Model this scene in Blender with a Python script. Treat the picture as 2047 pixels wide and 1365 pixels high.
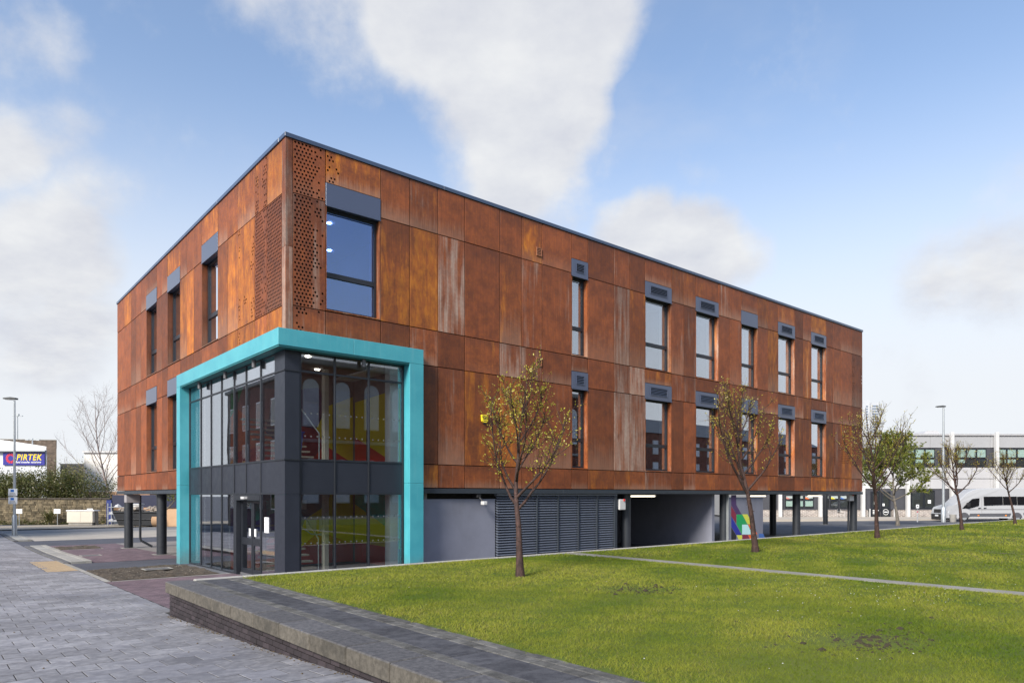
import bpy, bmesh, math, random
import numpy as np
from mathutils import Vector, Matrix, noise as mnoise

# ------------------------------------------------------------------ scene, camera, sky, sun, exposure
for o in list(bpy.data.objects): bpy.data.objects.remove(o)
S = bpy.context.scene
COL = S.collection
R = math.radians

EYE = 2.2
FPX, CX, HY = 1395.0, 1023.5, 990.0          # focal length, centre column and horizon row of the 2047 px photograph
cam = bpy.data.cameras.new('camera')
cam.sensor_fit = 'HORIZONTAL'; cam.sensor_width = 36.0
cam.lens = FPX / 2047 * 36.0
cam.shift_y = (HY - 682.5) / 2047
cam.clip_start = 0.1; cam.clip_end = 4000
camo = bpy.data.objects.new('camera', cam); COL.objects.link(camo)
camo.location = (0, 0, EYE); camo.rotation_euler = (R(90), 0, 0)
S.camera = camo

SUN_EL = R(34)
SUN_TO = Vector((-0.52 * math.cos(SUN_EL), -0.854 * math.cos(SUN_EL), math.sin(SUN_EL))).normalized()
sl = bpy.data.lights.new('sun', 'SUN'); sl.energy = 4.2; sl.angle = R(18); sl.color = (1.0, 0.93, 0.82)
so = bpy.data.objects.new('sun', sl); COL.objects.link(so)
so.rotation_euler = (-SUN_TO).to_track_quat('-Z', 'Y').to_euler()

S.view_settings.view_transform = 'Standard'; S.view_settings.look = 'None'
S.view_settings.gamma = 1.0; S.view_settings.exposure = 0.58
S.view_settings.use_curve_mapping = False
S.render.engine = 'CYCLES'
S.cycles.max_bounces = 7; S.cycles.transparent_max_bounces = 12

def build_world():
    w = bpy.data.worlds.new('World'); S.world = w; w.use_nodes = True
    nt = w.node_tree; nt.nodes.clear(); N = nt.nodes; L = nt.links
    def n(t, **k):
        x = N.new(t)
        for a, b in k.items(): setattr(x, a, b)
        return x
    def math_(op, a, b=None, c=None, clamp=False):
        m = n('ShaderNodeMath', operation=op); m.use_clamp = clamp
        for i, v in enumerate((a, b, c)):
            if v is None: continue
            if isinstance(v, (int, float)): m.inputs[i].default_value = v
            else: L.new(v, m.inputs[i])
        return m.outputs[0]
    def mix(fac, a, b):
        m = n('ShaderNodeMix', data_type='RGBA')
        if isinstance(fac, (int, float)): m.inputs[0].default_value = fac
        else: L.new(fac, m.inputs[0])
        for i, v in ((6, a), (7, b)):
            if isinstance(v, tuple): m.inputs[i].default_value = v
            else: L.new(v, m.inputs[i])
        return m.outputs[2]
    out = n('ShaderNodeOutputWorld'); bg = n('ShaderNodeBackground')
    sky = n('ShaderNodeTexSky', sky_type='NISHITA', sun_disc=False)
    sky.sun_elevation = SUN_EL
    sky.sun_rotation = math.atan2(SUN_TO.x, SUN_TO.y)
    sky.air_density = 1.0; sky.dust_density = 0.6; sky.ozone_density = 1.6
    tc = n('ShaderNodeTexCoord')
    sep = n('ShaderNodeSeparateXYZ'); L.new(tc.outputs['Generated'], sep.inputs[0])
    z = sep.outputs[2]
    # domain: direction flattened like a cloud sheet, so clouds shrink towards the horizon
    zz = math_('ADD', math_('MAXIMUM', z, 0.0), 0.22)
    comb = n('ShaderNodeCombineXYZ')
    L.new(math_('DIVIDE', sep.outputs[0], zz), comb.inputs[0]); L.new(math_('DIVIDE', sep.outputs[1], zz), comb.inputs[1])
    def noise(scale, det, rough, src=None, off=(0, 0, 0)):
        mp = n('ShaderNodeMapping'); mp.inputs['Location'].default_value = off
        L.new(src or comb.outputs[0], mp.inputs[0])
        x = n('ShaderNodeTexNoise'); x.inputs['Scale'].default_value = scale; x.inputs['Detail'].default_value = det
        x.inputs['Roughness'].default_value = rough; L.new(mp.outputs[0], x.inputs[0]); return x.outputs[0]
    big = noise(1.1, 6, 0.55, off=(3.1, 1.7, 0))
    fine = noise(3.2, 9, 0.62, off=(0.4, 5.2, 0))
    dirn = noise(7.0, 8, 0.6, src=tc.outputs['Generated'])
    wv = n('ShaderNodeVectorMath', operation='ADD'); L.new(tc.outputs['Generated'], wv.inputs[0])
    wc = n('ShaderNodeTexNoise'); wc.inputs['Scale'].default_value = 5.0; wc.inputs['Detail'].default_value = 5
    L.new(tc.outputs['Generated'], wc.inputs[0])
    wm = n('ShaderNodeVectorMath', operation='MULTIPLY_ADD'); L.new(wc.outputs['Color'], wm.inputs[0])
    wm.inputs[1].default_value = (0.10, 0.10, 0.10); wm.inputs[2].default_value = (-0.05, -0.05, -0.05)
    L.new(wm.outputs[0], wv.inputs[1])
    wn = n('ShaderNodeVectorMath', operation='NORMALIZE'); L.new(wv.outputs[0], wn.inputs[0]); wv = wn
    # individual cumulus banks (direction, angular radius, weight)
    banks = [((980, 20), 9.5, 1.0), ((1040, 170), 8.0, 1.0), ((1130, 90), 6.5, 1.0), ((870, 30), 7.0, .85), ((1050, 280), 7.0, .8), ((940, 250), 5.0, .5), ((1150, 230), 4.5, .75),
             ((690, 40), 7, .46), ((570, 0), 6, .40), ((1300, 505), 4.6, .85), ((1400, 530), 4.8, .8), ((1240, 480), 3, .5), ((1470, 545), 3.5, .5),
             ((90, 500), 4.8, .68), ((20, 540), 5.0, .62), ((190, 380), 3.5, .26), ((130, 270), 3.0, .28), ((5, 290), 3.5, .42),
             ((1990, 520), 5.5, .46), ((1870, 530), 4.5, .42), ((2000, 360), 3, .24), ((1120, 390), 5, .30), ((100, 660), 5, .5),
             ((60, 15), 4, .32)]
    tot = None
    for (px, py), rad, wt in banks:
        d = Vector(((px - CX) / FPX, 1, (HY - py) / FPX)).normalized()
        dp = n('ShaderNodeVectorMath', operation='DOT_PRODUCT'); L.new(wv.outputs[0], dp.inputs[0]); dp.inputs[1].default_value = d
        c = math.cos(R(rad))
        v = math_('MULTIPLY_ADD', dp.outputs[1], 1 / (1 - c), -c / (1 - c), clamp=True)
        v = math_('MULTIPLY', v, wt)
        tot = v if tot is None else math_('SMOOTH_MAX', tot, v, 0.10)
    nA = noise(5.5, 9, 0.60, src=tc.outputs['Generated'], off=(2.3, 0.4, 1.1))
    nB = noise(17.0, 7, 0.62, src=tc.outputs['Generated'], off=(0.3, 4.4, 2.1))
    d1 = math_('ADD', math_('MULTIPLY_ADD', nA, 1.5, -0.75), math_('MULTIPLY_ADD', nB, 0.7, -0.35))
    bank = math_('ADD', math_('MULTIPLY', tot, 1.75), math_('MULTIPLY', d1, 1.0))
    mr = n('ShaderNodeMapRange', interpolation_type='SMOOTHSTEP'); L.new(bank, mr.inputs[0])
    mr.inputs[1].default_value = 0.16; mr.inputs[2].default_value = 0.98; mr.inputs[4].default_value = 0.97
    wide = n('ShaderNodeMapRange', interpolation_type='SMOOTHSTEP')
    L.new(math_('ADD', big, math_('MULTIPLY_ADD', fine, 0.5, -0.25)), wide.inputs[0])
    wide.inputs[1].default_value = 0.52; wide.inputs[2].default_value = 0.95; wide.inputs[4].default_value = 0.45
    cl = math_('MAXIMUM', mr.outputs[0], wide.outputs[0])
    # clouds: bright tops, greyer bellies (thicker parts)
    shade = n('ShaderNodeMapRange'); L.new(noise(4.2, 6, 0.6, off=(7, 2, 0)), shade.inputs[0])
    shade.inputs[1].default_value = 0.35; shade.inputs[2].default_value = 0.7
    ccol = mix(shade.outputs[0], (3.05, 3.15, 3.45, 1), (3.9, 3.95, 4.0, 1))
    # milky layer low over the horizon
    hz = n('ShaderNodeMapRange', interpolation_type='SMOOTHERSTEP'); L.new(z, hz.inputs[0])
    hz.inputs[1].default_value = 0.56; hz.inputs[2].default_value = 0.08; hz.inputs[3].default_value = 0.0; hz.inputs[4].default_value = 0.97
    skb = n('ShaderNodeMix', data_type='RGBA', blend_type='MULTIPLY'); skb.inputs[0].default_value = 1.0
    L.new(sky.outputs[0], skb.inputs[6]); skb.inputs[7].default_value = (0.97, 1.0, 1.03, 1)
    base = mix(hz.outputs[0], skb.outputs[2], (3.95, 4.05, 4.2, 1))
    base = mix(0.10, base, (3.2, 3.5, 4.0, 1))
    col = mix(cl, base, ccol)
    L.new(col, bg.inputs[0]); bg.inputs[1].default_value = 0.15
    L.new(bg.outputs[0], out.inputs[0])
build_world()

# ------------------------------------------------------------------ places: photograph pixels and the building's own axes
BC = Vector(((571 - CX) / FPX * 17.86, 17.86, 0))      # near corner of the building
TH = R(40); CA, SA = math.cos(TH), math.sin(TH)
def W(a, b, z=0.0):                                    # building axes -> world (a along the long facade, b along the short one)
    return Vector((BC.x + CA * a - SA * b, BC.y + SA * a + CA * b, z))
W0 = BC.y * CA - BC.x * SA
GT = [(4, .40), (6.1, .32), (9.2, .15), (13.7, -.02), (21, -.12), (31, -.22), (36, -.3), (50, -.35)]
def gb(b):                                             # ground height at building-axis b
    w = b + W0
    if w <= GT[0][0]: return GT[0][1]
    for (p, q), (r, s) in zip(GT, GT[1:]):
        if w <= r: return q + (s - q) * (w - p) / (r - p)
    return GT[-1][1]
BREAK = [p - W0 for p, _ in GT]
def loc_ab(x, y): return (x - BC.x) * CA + (y - BC.y) * SA, -(x - BC.x) * SA + (y - BC.y) * CA
def gz(x, y): return gb(loc_ab(x, y)[1])
def at(px, y, z=None, py=None):                        # a pixel column at depth y (height from a pixel row or given)
    x = (px - CX) / FPX * y
    if py is not None: z = EYE - (py - HY) / FPX * y
    if z is None: z = gz(x, y)
    return Vector((x, y, z))
def zat(py, y): return EYE - (py - HY) / FPX * y

# ------------------------------------------------------------------ mesh helpers
class MB:
    def __init__(s): s.v = []; s.f = []; s.m = []; s.sm = []
    def add(s, vs, fs, mi=0, smooth=False):
        o = len(s.v); s.v += [tuple(p) for p in vs]
        for f in fs: s.f.append(tuple(i + o for i in f)); s.m.append(mi); s.sm.append(smooth)
    def box(s, x0, x1, y0, y1, z0, z1, mi=0):
        s.add([(x0,y0,z0),(x1,y0,z0),(x1,y1,z0),(x0,y1,z0),(x0,y0,z1),(x1,y0,z1),(x1,y1,z1),(x0,y1,z1)],
              [(0,3,2,1),(4,5,6,7),(0,1,5,4),(1,2,6,5),(2,3,7,6),(3,0,4,7)], mi)
    def bbox(s, x0, x1, y0, y1, z0, z1, b=0.01, mi=0):   # box with chamfered edges
        b = min(b, (x1-x0)/2.1, (y1-y0)/2.1, (z1-z0)/2.1)
        vs = []; idx = {}
        X = (x0, x1); Y = (y0, y1); Z = (z0, z1); sg = (1, -1)
        for i in (0,1):
            for j in (0,1):
                for k in (0,1):
                    for ax in range(3):
                        p = [X[i], Y[j], Z[k]]; q = [sg[i]*b, sg[j]*b, sg[k]*b]
                        c = [p[t] + (0 if t == ax else q[t]) for t in range(3)]
                        idx[(i,j,k,ax)] = len(vs); vs.append(c)
        fs = []
        ring = [(0,0),(1,0),(1,1),(0,1)]
        for ax in range(3):
            for sd in (0,1):
                o = []
                for (p, q) in ring:
                    t = [0,0,0]; t[ax] = sd; t[(ax+1)%3] = p; t[(ax+2)%3] = q
                    o.append(idx[(t[0],t[1],t[2],ax)])
                fs.append(tuple(o if sd else o[::-1]))
        for ax in range(3):                               # edges along ax
            u, w = (ax+1)%3, (ax+2)%3
            for p in (0,1):
                for q in (0,1):
                    def key(e, face):
                        t = [0,0,0]; t[ax] = e; t[u] = p; t[w] = q; return idx[(t[0],t[1],t[2],face)]
                    o = [key(0,u), key(1,u), key(1,w), key(0,w)]
                    fs.append(tuple(o if (p == q) else o[::-1]))
        for i in (0,1):
            for j in (0,1):
                for k in (0,1):
                    o = [idx[(i,j,k,0)], idx[(i,j,k,1)], idx[(i,j,k,2)]]
                    fs.append(tuple(o if (i+j+k) % 2 else o[::-1]))
        s.add(vs, fs, mi)
    def prism(s, poly, axis, a0, a1, mi=0):               # polygon in the two other axes, extruded along axis
        n = len(poly); vs = []
        for a in (a0, a1):
            for p in poly:
                if axis == 'x': vs.append((a, p[0], p[1]))
                elif axis == 'y': vs.append((p[0], a, p[1]))
                else: vs.append((p[0], p[1], a))
        fs = [tuple(range(n-1, -1, -1)), tuple(range(n, 2*n))] + [(i, (i+1) % n, n + (i+1) % n, n + i) for i in range(n)]
        s.add(vs, fs, mi)
    def tube(s, pts, rad, n=8, mi=0, cap=True):
        pts = [Vector(p) for p in pts]; vs = []; fs = []
        if isinstance(rad, (int, float)): rad = [rad] * len(pts)
        up = None
        for i, p in enumerate(pts):
            t = (pts[min(i+1, len(pts)-1)] - pts[max(i-1, 0)])
            if t.length < 1e-9: t = Vector((0, 0, 1))
            t.normalize()
            if up is None: up = t.orthogonal().normalized()
            up = (up - t * up.dot(t))
            up = up.normalized() if up.length > 1e-6 else t.orthogonal().normalized()
            sd = t.cross(up)
            for k in range(n):
                a = 2 * math.pi * k / n
                vs.append(p + (up * math.cos(a) + sd * math.sin(a)) * rad[i])
        for i in range(len(pts) - 1):
            for k in range(n):
                k2 = (k + 1) % n
                fs.append((i*n + k, i*n + k2, (i+1)*n + k2, (i+1)*n + k))
        s.add(vs, fs, mi, True)
        if cap:
            o = len(pts) - 1
            s.add([vs[k] for k in range(n)], [tuple(range(n-1, -1, -1))], mi)
            s.add([vs[o*n + k] for k in range(n)], [tuple(range(n))], mi)
    def cyl(s, c, r, z0, z1, n=20, mi=0): s.tube([(c[0], c[1], z0), (c[0], c[1], z1)], r, n, mi)
    def build(s, name, mats, parent=None, loc=None, rz=None):
        me = bpy.data.meshes.new(name); me.from_pydata(s.v, [], s.f)
        if not isinstance(mats, (list, tuple)): mats = [mats]
        for m in mats: me.materials.append(m)
        if len(mats) > 1: me.polygons.foreach_set('material_index', s.m)
        if any(s.sm): me.polygons.foreach_set('use_smooth', s.sm)
        me.update()
        return put(name, me, parent, loc, rz)
def put(name, me, parent=None, loc=None, rz=None):
    o = bpy.data.objects.new(name, me); COL.objects.link(o)
    if parent: o.parent = parent
    if loc is not None: o.location = loc
    if rz is not None: o.rotation_euler = (0, 0, rz)
    return o
def thing(name, label, cat, loc=(0, 0, 0), rz=0.0, group=None):
    o = bpy.data.objects.new(name, None); COL.objects.link(o); o.empty_display_size = 0.2
    o.location = loc; o.rotation_euler = (0, 0, rz)
    return tag(o, label, cat, group)
def tag(o, label, cat, group=None):
    o['label'] = label; o['category'] = cat
    if group: o['group'] = group
    return o
def kind(o, k, label=None):
    o['kind'] = k
    if label: o['label'] = label
    return o

# ------------------------------------------------------------------ materials
MATS = {}
class NT:
    def __init__(s, name):
        s.m = bpy.data.materials.new(name); s.m.use_nodes = True
        s.t = s.m.node_tree; s.N = s.t.nodes; s.L = s.t.links; s.N.clear()
        s.out = s.N.new('ShaderNodeOutputMaterial')
        s.tc = s.N.new('ShaderNodeTexCoord'); s.co = s.tc.outputs['Object']
    def n(s, t, **k):
        x = s.N.new(t)
        for a, b in k.items(): setattr(x, a, b)
        return x
    def setin(s, node, i, v):
        if v is None: return
        if hasattr(v, 'is_output'): s.L.new(v, node.inputs[i])
        else:
            if isinstance(v, tuple) and len(v) == 3 and node.inputs[i].type == 'RGBA': v = v + (1,)
            node.inputs[i].default_value = v
    def math(s, op, a, b=None, c=None, clamp=False):
        m = s.n('ShaderNodeMath', operation=op); m.use_clamp = clamp
        for i, v in enumerate((a, b, c)): s.setin(m, i, v)
        return m.outputs[0]
    def map(s, scale=(1,1,1), loc=(0,0,0), src=None, rot=(0,0,0)):
        m = s.n('ShaderNodeMapping'); s.L.new(src or s.co, m.inputs[0])
        m.inputs['Location'].default_value = loc; m.inputs['Scale'].default_value = scale; m.inputs['Rotation'].default_value = rot
        return m.outputs[0]
    def noise(s, scale=5, det=4, rough=.55, src=None, dist=0):
        x = s.n('ShaderNodeTexNoise'); s.L.new(src or s.co, x.inputs[0])
        x.inputs['Scale'].default_value = scale; x.inputs['Detail'].default_value = det; x.inputs['Roughness'].default_value = rough
        x.inputs['Distortion'].default_value = dist
        return x.outputs[0]
    def ramp(s, v, a, b, lo=0., hi=1., smooth=True):
        m = s.n('ShaderNodeMapRange', interpolation_type='SMOOTHSTEP' if smooth else 'LINEAR')
        for i, q in enumerate((v, a, b, lo, hi)): s.setin(m, i, q)
        return m.outputs[0]
    def mix(s, f, a, b, mode='MIX'):
        m = s.n('ShaderNodeMix', data_type='RGBA', blend_type=mode)
        s.setin(m, 0, f); s.setin(m, 6, a); s.setin(m, 7, b); return m.outputs[2]
    def bump(s, h, strength=.3, dist=.01):
        b = s.n('ShaderNodeBump'); b.inputs['Strength'].default_value = strength; b.inputs['Distance'].default_value = dist
        s.L.new(h, b.inputs['Height']); return b.outputs[0]
    def bsdf(s, col, rough=.5, metal=0., spec=None, normal=None, **k):
        p = s.n('ShaderNodeBsdfPrincipled')
        s.setin(p, 'Base Color', col); s.setin(p, 'Roughness', rough); s.setin(p, 'Metallic', metal)
        if spec is not None: s.setin(p, 'Specular IOR Level', spec)
        if normal is not None: s.L.new(normal, p.inputs['Normal'])
        for a, b in k.items(): s.setin(p, a, b)
        s.L.new(p.outputs[0], s.out.inputs[0]); return s.m

def M(name, col, rough=.5, metal=0., var=.12, vs=3., bump=0., bs=60., spec=None, grime=0., gcol=(.05,.045,.04)):
    if name in MATS: return MATS[name]
    t = NT(name)
    c = tuple(col)
    nz = t.noise(vs, 6, .6)
    k = t.ramp(nz, .25, .75, 1 - var, 1 + var, False)
    oi = t.n('ShaderNodeObjectInfo')
    k = t.math('MULTIPLY', k, t.ramp(oi.outputs['Random'], 0, 1, 1 - var * .6, 1 + var * .6, False))
    cc = t.n('ShaderNodeVectorMath', operation='SCALE'); cc.inputs[0].default_value = c; t.L.new(k, cc.inputs['Scale'])
    colr = cc.outputs[0]
    if grime > 0:
        g = t.ramp(t.noise(vs * .45, 7, .65, src=t.map((1, 1, .45))), .48, .72)
        colr = t.mix(t.math('MULTIPLY', g, grime), colr, gcol)
    nm = None
    if bump > 0: nm = t.bump(t.noise(bs, 5, .6), bump, .01)
    r = t.ramp(t.noise(vs * 2.3, 4), .3, .7, max(.02, rough - .07), min(1, rough + .07), False)
    MATS[name] = t.bsdf(colr, r, metal, spec, nm)
    return MATS[name]

def corten_mat():
    t = NT('weathered_rust_steel')
    oi = t.n('ShaderNodeObjectInfo')
    sep = t.n('ShaderNodeSeparateColor'); t.L.new(oi.outputs['Color'], sep.inputs[0])
    org, wht, tone = sep.outputs[0], sep.outputs[1], sep.outputs[2]
    rnd = oi.outputs['Random']
    off = t.n('ShaderNodeCombineXYZ')
    t.L.new(t.math('MULTIPLY', rnd, 57.), off.inputs[0]); t.L.new(t.math('MULTIPLY', rnd, 31.), off.inputs[1]); t.L.new(t.math('MULTIPLY', rnd, 83.), off.inputs[2])
    va = t.n('ShaderNodeVectorMath', operation='ADD'); t.L.new(t.co, va.inputs[0]); t.L.new(off.outputs[0], va.inputs[1])
    P = va.outputs[0]
    mott = t.noise(2.2, 9, .68, src=P)
    mott2 = t.noise(11, 6, .65, src=P)
    streak = t.noise(1.0, 7, .62, src=t.map((26, 26, .9), src=P))
    streak2 = t.noise(1.0, 5, .6, src=t.map((9, 9, .35), src=P))
    cloud = t.noise(1.0, 7, .66, src=t.map((2.6, 2.6, .55), src=P), dist=.5)
    # brown base between two rust tones
    base = t.mix(t.ramp(mott, .3, .7), (.128, .034, .011), (.250, .066, .018))
    base = t.mix(t.math('MULTIPLY', t.ramp(streak, .35, .7), .45), base, (.095, .028, .013))
    base = t.mix(t.math('MULTIPLY', t.ramp(mott2, .45, .75), .35), base, (.32, .092, .020))
    # orange fresh rust
    om = t.math('MULTIPLY', t.ramp(t.math('ADD', cloud, t.math('MULTIPLY_ADD', org, .40, -.32)), .42, .58), t.ramp(org, .0, .5))
    ocol = t.mix(t.ramp(t.noise(3.1, 7, .7, src=t.map((3, 3, .8), src=P)), .35, .7), (.36, .095, .012), (.62, .225, .012))
    base = t.mix(t.math('MULTIPLY', om, t.ramp(mott, .25, .75, .25, .85)), base, ocol)
    base = t.mix(t.math('MULTIPLY', t.math('POWER', org, 2.0), t.ramp(mott2, .3, .7, .05, .32)), base, (.40, .125, .016))
    run = t.noise(1.0, 6, .65, src=t.map((34, 34, .55), src=P))
    base = t.mix(t.math('MULTIPLY', t.ramp(run, .56, .74), .45), base, (.07, .022, .012))
    base = t.mix(t.math('MULTIPLY', t.ramp(t.noise(1.0, 6, .7, src=t.map((30, 30, 2.2), loc=(4, 9, 2), src=P)), .60, .72), .45), base, (.45, .17, .035))
    # chalky run-off streaks, broken up
    broad = t.noise(1.0, 5, .6, src=t.map((2.6, 2.6, .55), src=P))
    wm = t.math('MULTIPLY', t.ramp(t.math('ADD', t.math('MULTIPLY_ADD', streak2, .5, t.math('MULTIPLY', broad, .5)), t.math('MULTIPLY_ADD', wht, .34, -.34)), .36, .60),
                t.ramp(t.math('ADD', streak, t.math('MULTIPLY', mott2, .35)), .40, .82, .25, 1.0))
    wm = t.math('MULTIPLY', wm, t.ramp(wht, .02, .3))
    base = t.mix(t.math('MULTIPLY', wm, .85), base, t.mix(mott2, (.31, .215, .165), (.42, .35, .30)))
    # run-off: grain darkening and chalk that gather towards the foot or the head of each sheet
    sg = t.n('ShaderNodeSeparateXYZ'); t.L.new(t.tc.outputs['Generated'], sg.inputs[0]); gzz = sg.outputs[2]
    foot = t.math('MULTIPLY', t.ramp(t.math('ADD', gzz, t.math('MULTIPLY_ADD', streak, .8, -.4)), .42, -.02), t.ramp(t.math('FRACT', t.math('MULTIPLY', rnd, 17.)), .35, .75))
    base = t.mix(t.math('MULTIPLY', foot, .42), base, (.30, .19, .135))
    head = t.math('MULTIPLY', t.ramp(t.math('ADD', gzz, t.math('MULTIPLY_ADD', streak, .7, -.35)), .60, 1.08), t.ramp(t.math('FRACT', t.math('MULTIPLY', rnd, 29.)), .3, .7))
    base = t.mix(t.math('MULTIPLY', head, .45), base, (.075, .024, .012))
    # overall tone of each sheet
    tn = t.math('MULTIPLY', t.math('MULTIPLY_ADD', tone, .7, .68), t.ramp(rnd, 0, 1, .70, 1.30, False))
    sc = t.n('ShaderNodeVectorMath', operation='SCALE'); t.L.new(base, sc.inputs[0]); t.L.new(tn, sc.inputs['Scale'])
    nm = t.bump(t.math('ADD', mott2, t.math('MULTIPLY', t.noise(140, 3, .6, src=P), .6)), .18, .006)
    return t.bsdf(sc.outputs[0], t.ramp(mott2, .3, .7, .50, .68, False), 0.0, .45, nm)

def glass_mat(name, tint=(.75, .8, .82), boost=1.9, wave=0., base=.05, refl=(.93, .95, 1)):
    t = NT(name)
    lw = t.n('ShaderNodeLayerWeight'); lw.inputs[0].default_value = .5
    fr = t.math('ADD', t.math('MULTIPLY', t.math('POWER', lw.outputs['Facing'], 3.6), .9), base, clamp=True)
    fr = t.math('MULTIPLY', fr, boost, clamp=True)
    tr = t.n('ShaderNodeBsdfTransparent'); tr.inputs[0].default_value = tint + (1,)
    gl = t.n('ShaderNodeBsdfGlossy'); gl.inputs['Roughness'].default_value = .004; gl.inputs[0].default_value = refl + (1,)
    if wave > 0:
        oi = t.n('ShaderNodeObjectInfo'); va = t.n('ShaderNodeVectorMath', operation='ADD'); t.L.new(t.co, va.inputs[0])
        cb = t.n('ShaderNodeCombineXYZ'); t.L.new(t.math('MULTIPLY', oi.outputs['Random'], 40), cb.inputs[2]); t.L.new(cb.outputs[0], va.inputs[1])
        t.L.new(t.bump(t.noise(1.1, 2, .4, src=t.map((1, 1, .5), src=va.outputs[0])), wave, .02), gl.inputs['Normal'])
    mx = t.n('ShaderNodeMixShader'); t.L.new(fr, mx.inputs[0]); t.L.new(tr.outputs[0], mx.inputs[1]); t.L.new(gl.outputs[0], mx.inputs[2])
    t.L.new(mx.outputs[0], t.out.inputs[0]); return t.m

def emit_mat(name, col, s):
    t = NT(name); e = t.n('ShaderNodeEmission'); e.inputs[0].default_value = col + (1,); e.inputs[1].default_value = s
    t.L.new(e.outputs[0], t.out.inputs[0]); return t.m

def brick_mat(name, c1, c2, mortar, scale=1.0, rot=(0,0,0), bw=.225, bh=.075, vertical=True, mort=.012, rough=.85, src='Object', bump=.5):
    t = NT(name); t.co = t.tc.outputs[src]
    b = t.n('ShaderNodeTexBrick'); 
    v = t.co
    if vertical:
        sp = t.n('ShaderNodeSeparateXYZ'); t.L.new(t.co, sp.inputs[0]); cb = t.n('ShaderNodeCombineXYZ')
        t.L.new(t.math('ADD', sp.outputs[0], sp.outputs[1]), cb.inputs[0]); t.L.new(sp.outputs[2], cb.inputs[1]); v = cb.outputs[0]
    else: v = t.map(rot=rot)
    t.L.new(v, b.inputs['Vector'])
    b.inputs['Scale'].default_value = 1.0; b.inputs['Brick Width'].default_value = bw; b.inputs['Row Height'].default_value = bh
    b.inputs['Mortar Size'].default_value = mort / 2; b.inputs['Mortar Smooth'].default_value = .3; b.inputs['Bias'].default_value = 0
    t.setin(b, 'Color1', c1); t.setin(b, 'Color2', c2); t.setin(b, 'Mortar', mortar)
    nz = t.noise(2.1, 7, .65)
    col = t.mix(1.0, b.outputs['Color'], t.mix(t.ramp(nz, .3, .72), (.72, .72, .72), (1.2, 1.18, 1.15)), 'MULTIPLY')
    h = t.math('MULTIPLY_ADD', b.outputs['Fac'], -1., t.math('MULTIPLY', t.noise(60, 4), .3))
    return t.bsdf(col, rough, 0, .3, t.bump(h, bump, .008))

corten = corten_mat()
glass = glass_mat('window_glass', (.68, .74, .76), 2.7, 0, .12)
glass_blue = glass_mat('sky_tinted_glass', (.30, .42, .80), 2.2, 0, .12, (.55, .74, 1.0))  # corner window only: deep blue of a reflected sky put into the glass colours
glass_lobby = glass_mat('lobby_glass', (.82, .85, .86), 2.0, .0, .07)
glass_wavy = glass_mat('lobby_glass_rippled', (.7, .75, .77), 1.5, .05, .06)
dark_frame = M('anthracite_frame', (.016, .019, .026), .42, 0, .08, 4)
_t = NT('blue_grey_metal'); spandrel_m = _t.bsdf((.075, .092, .150), .28, .28, 1.0)
panel_dark = M('anthracite_panel', (.022, .026, .038), .42, 0, .10, 1.5, spec=.4)
membrane = M('black_membrane', (.012, .011, .010), .8)
def turq_mat():
    t = NT('turquoise_metal'); st = t.noise(1.0, 5, .6, src=t.map((14, 14, .6))); nz = t.noise(1.3, 6, .6); fn = t.noise(30, 4, .6)
    sp = t.n('ShaderNodeSeparateXYZ'); t.L.new(t.co, sp.inputs[0])
    col = t.mix(t.ramp(nz, .3, .7), (.050, .315, .385), (.070, .375, .435))
    col = t.mix(t.math('MULTIPLY', t.ramp(st, .52, .72), .22), col, (.16, .40, .44))
    dirt = t.math('MULTIPLY', t.ramp(t.math('ADD', sp.outputs[2], t.math('MULTIPLY_ADD', nz, .7, -.35)), .55, -.15), t.ramp(fn, .25, .7, .4, 1.))
    col = t.mix(t.math('MULTIPLY', dirt, .6), col, (.17, .15, .12))
    return t.bsdf(col, t.ramp(fn, .3, .7, .30, .42, False), 0, .6, t.bump(t.noise(.8, 2), .12, .03))
turq = turq_mat()
fascia_m = M('grey_fascia_metal', (.030, .038, .050), .45, 0, .1, 2)
cap_m = M('roof_cap_metal', (.045, .07, .13), .32, .0, .06, 1, spec=.7)
column_m = M('column_paint', (.024, .028, .035), .45, 0, .15, 3, .1, 30)
render_grey = M('grey_render_wall', (.185, .195, .245), .85, 0, .10, 1.3, .25, 90, grime=.40, gcol=(.13, .13, .15))
soffit_m = M('soffit_board', (.11, .11, .12), .7)
louvre_m = M('louvre_metal', (.135, .155, .20), .36, 0, .08, 3, spec=.7)
white_in = M('white_plaster', (.75, .75, .73), .8, 0, .03)
room_grey = M('room_wall', (.26, .26, .26), .85, 0, .06)
room_floor = M('carpet_floor', (.09, .09, .10), .9)
room_dark = M('dark_room', (.05, .05, .05), .85)
conc = M('concrete', (.27, .26, .24), .88, 0, .22, 4, .5, 70, grime=.4, gcol=(.11, .10, .085))
steel = M('galvanised_steel', (.42, .45, .47), .42, .6, .10, 3)
black_plastic = M('black_plastic', (.02, .02, .022), .45)
white_paint = M('white_paint', (.55, .55, .55), .4, 0, .04, 2)
white_sign = M('white_sign', (.8, .81, .82), .45, 0, .03)
asphalt = M('asphalt', (.085, .088, .10), .9, 0, .25, .35, .5, 120, grime=.25, gcol=(.05, .05, .055))
new_tarmac = M('new_tarmac', (.055, .058, .075), .85, 0, .22, .6, .6, 140)
tube_light = emit_mat('strip_light_glow', (1, .9, .72), 2.2)
spot_light = emit_mat('downlight_glow', (1, .92, .8), 30.0)
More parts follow.
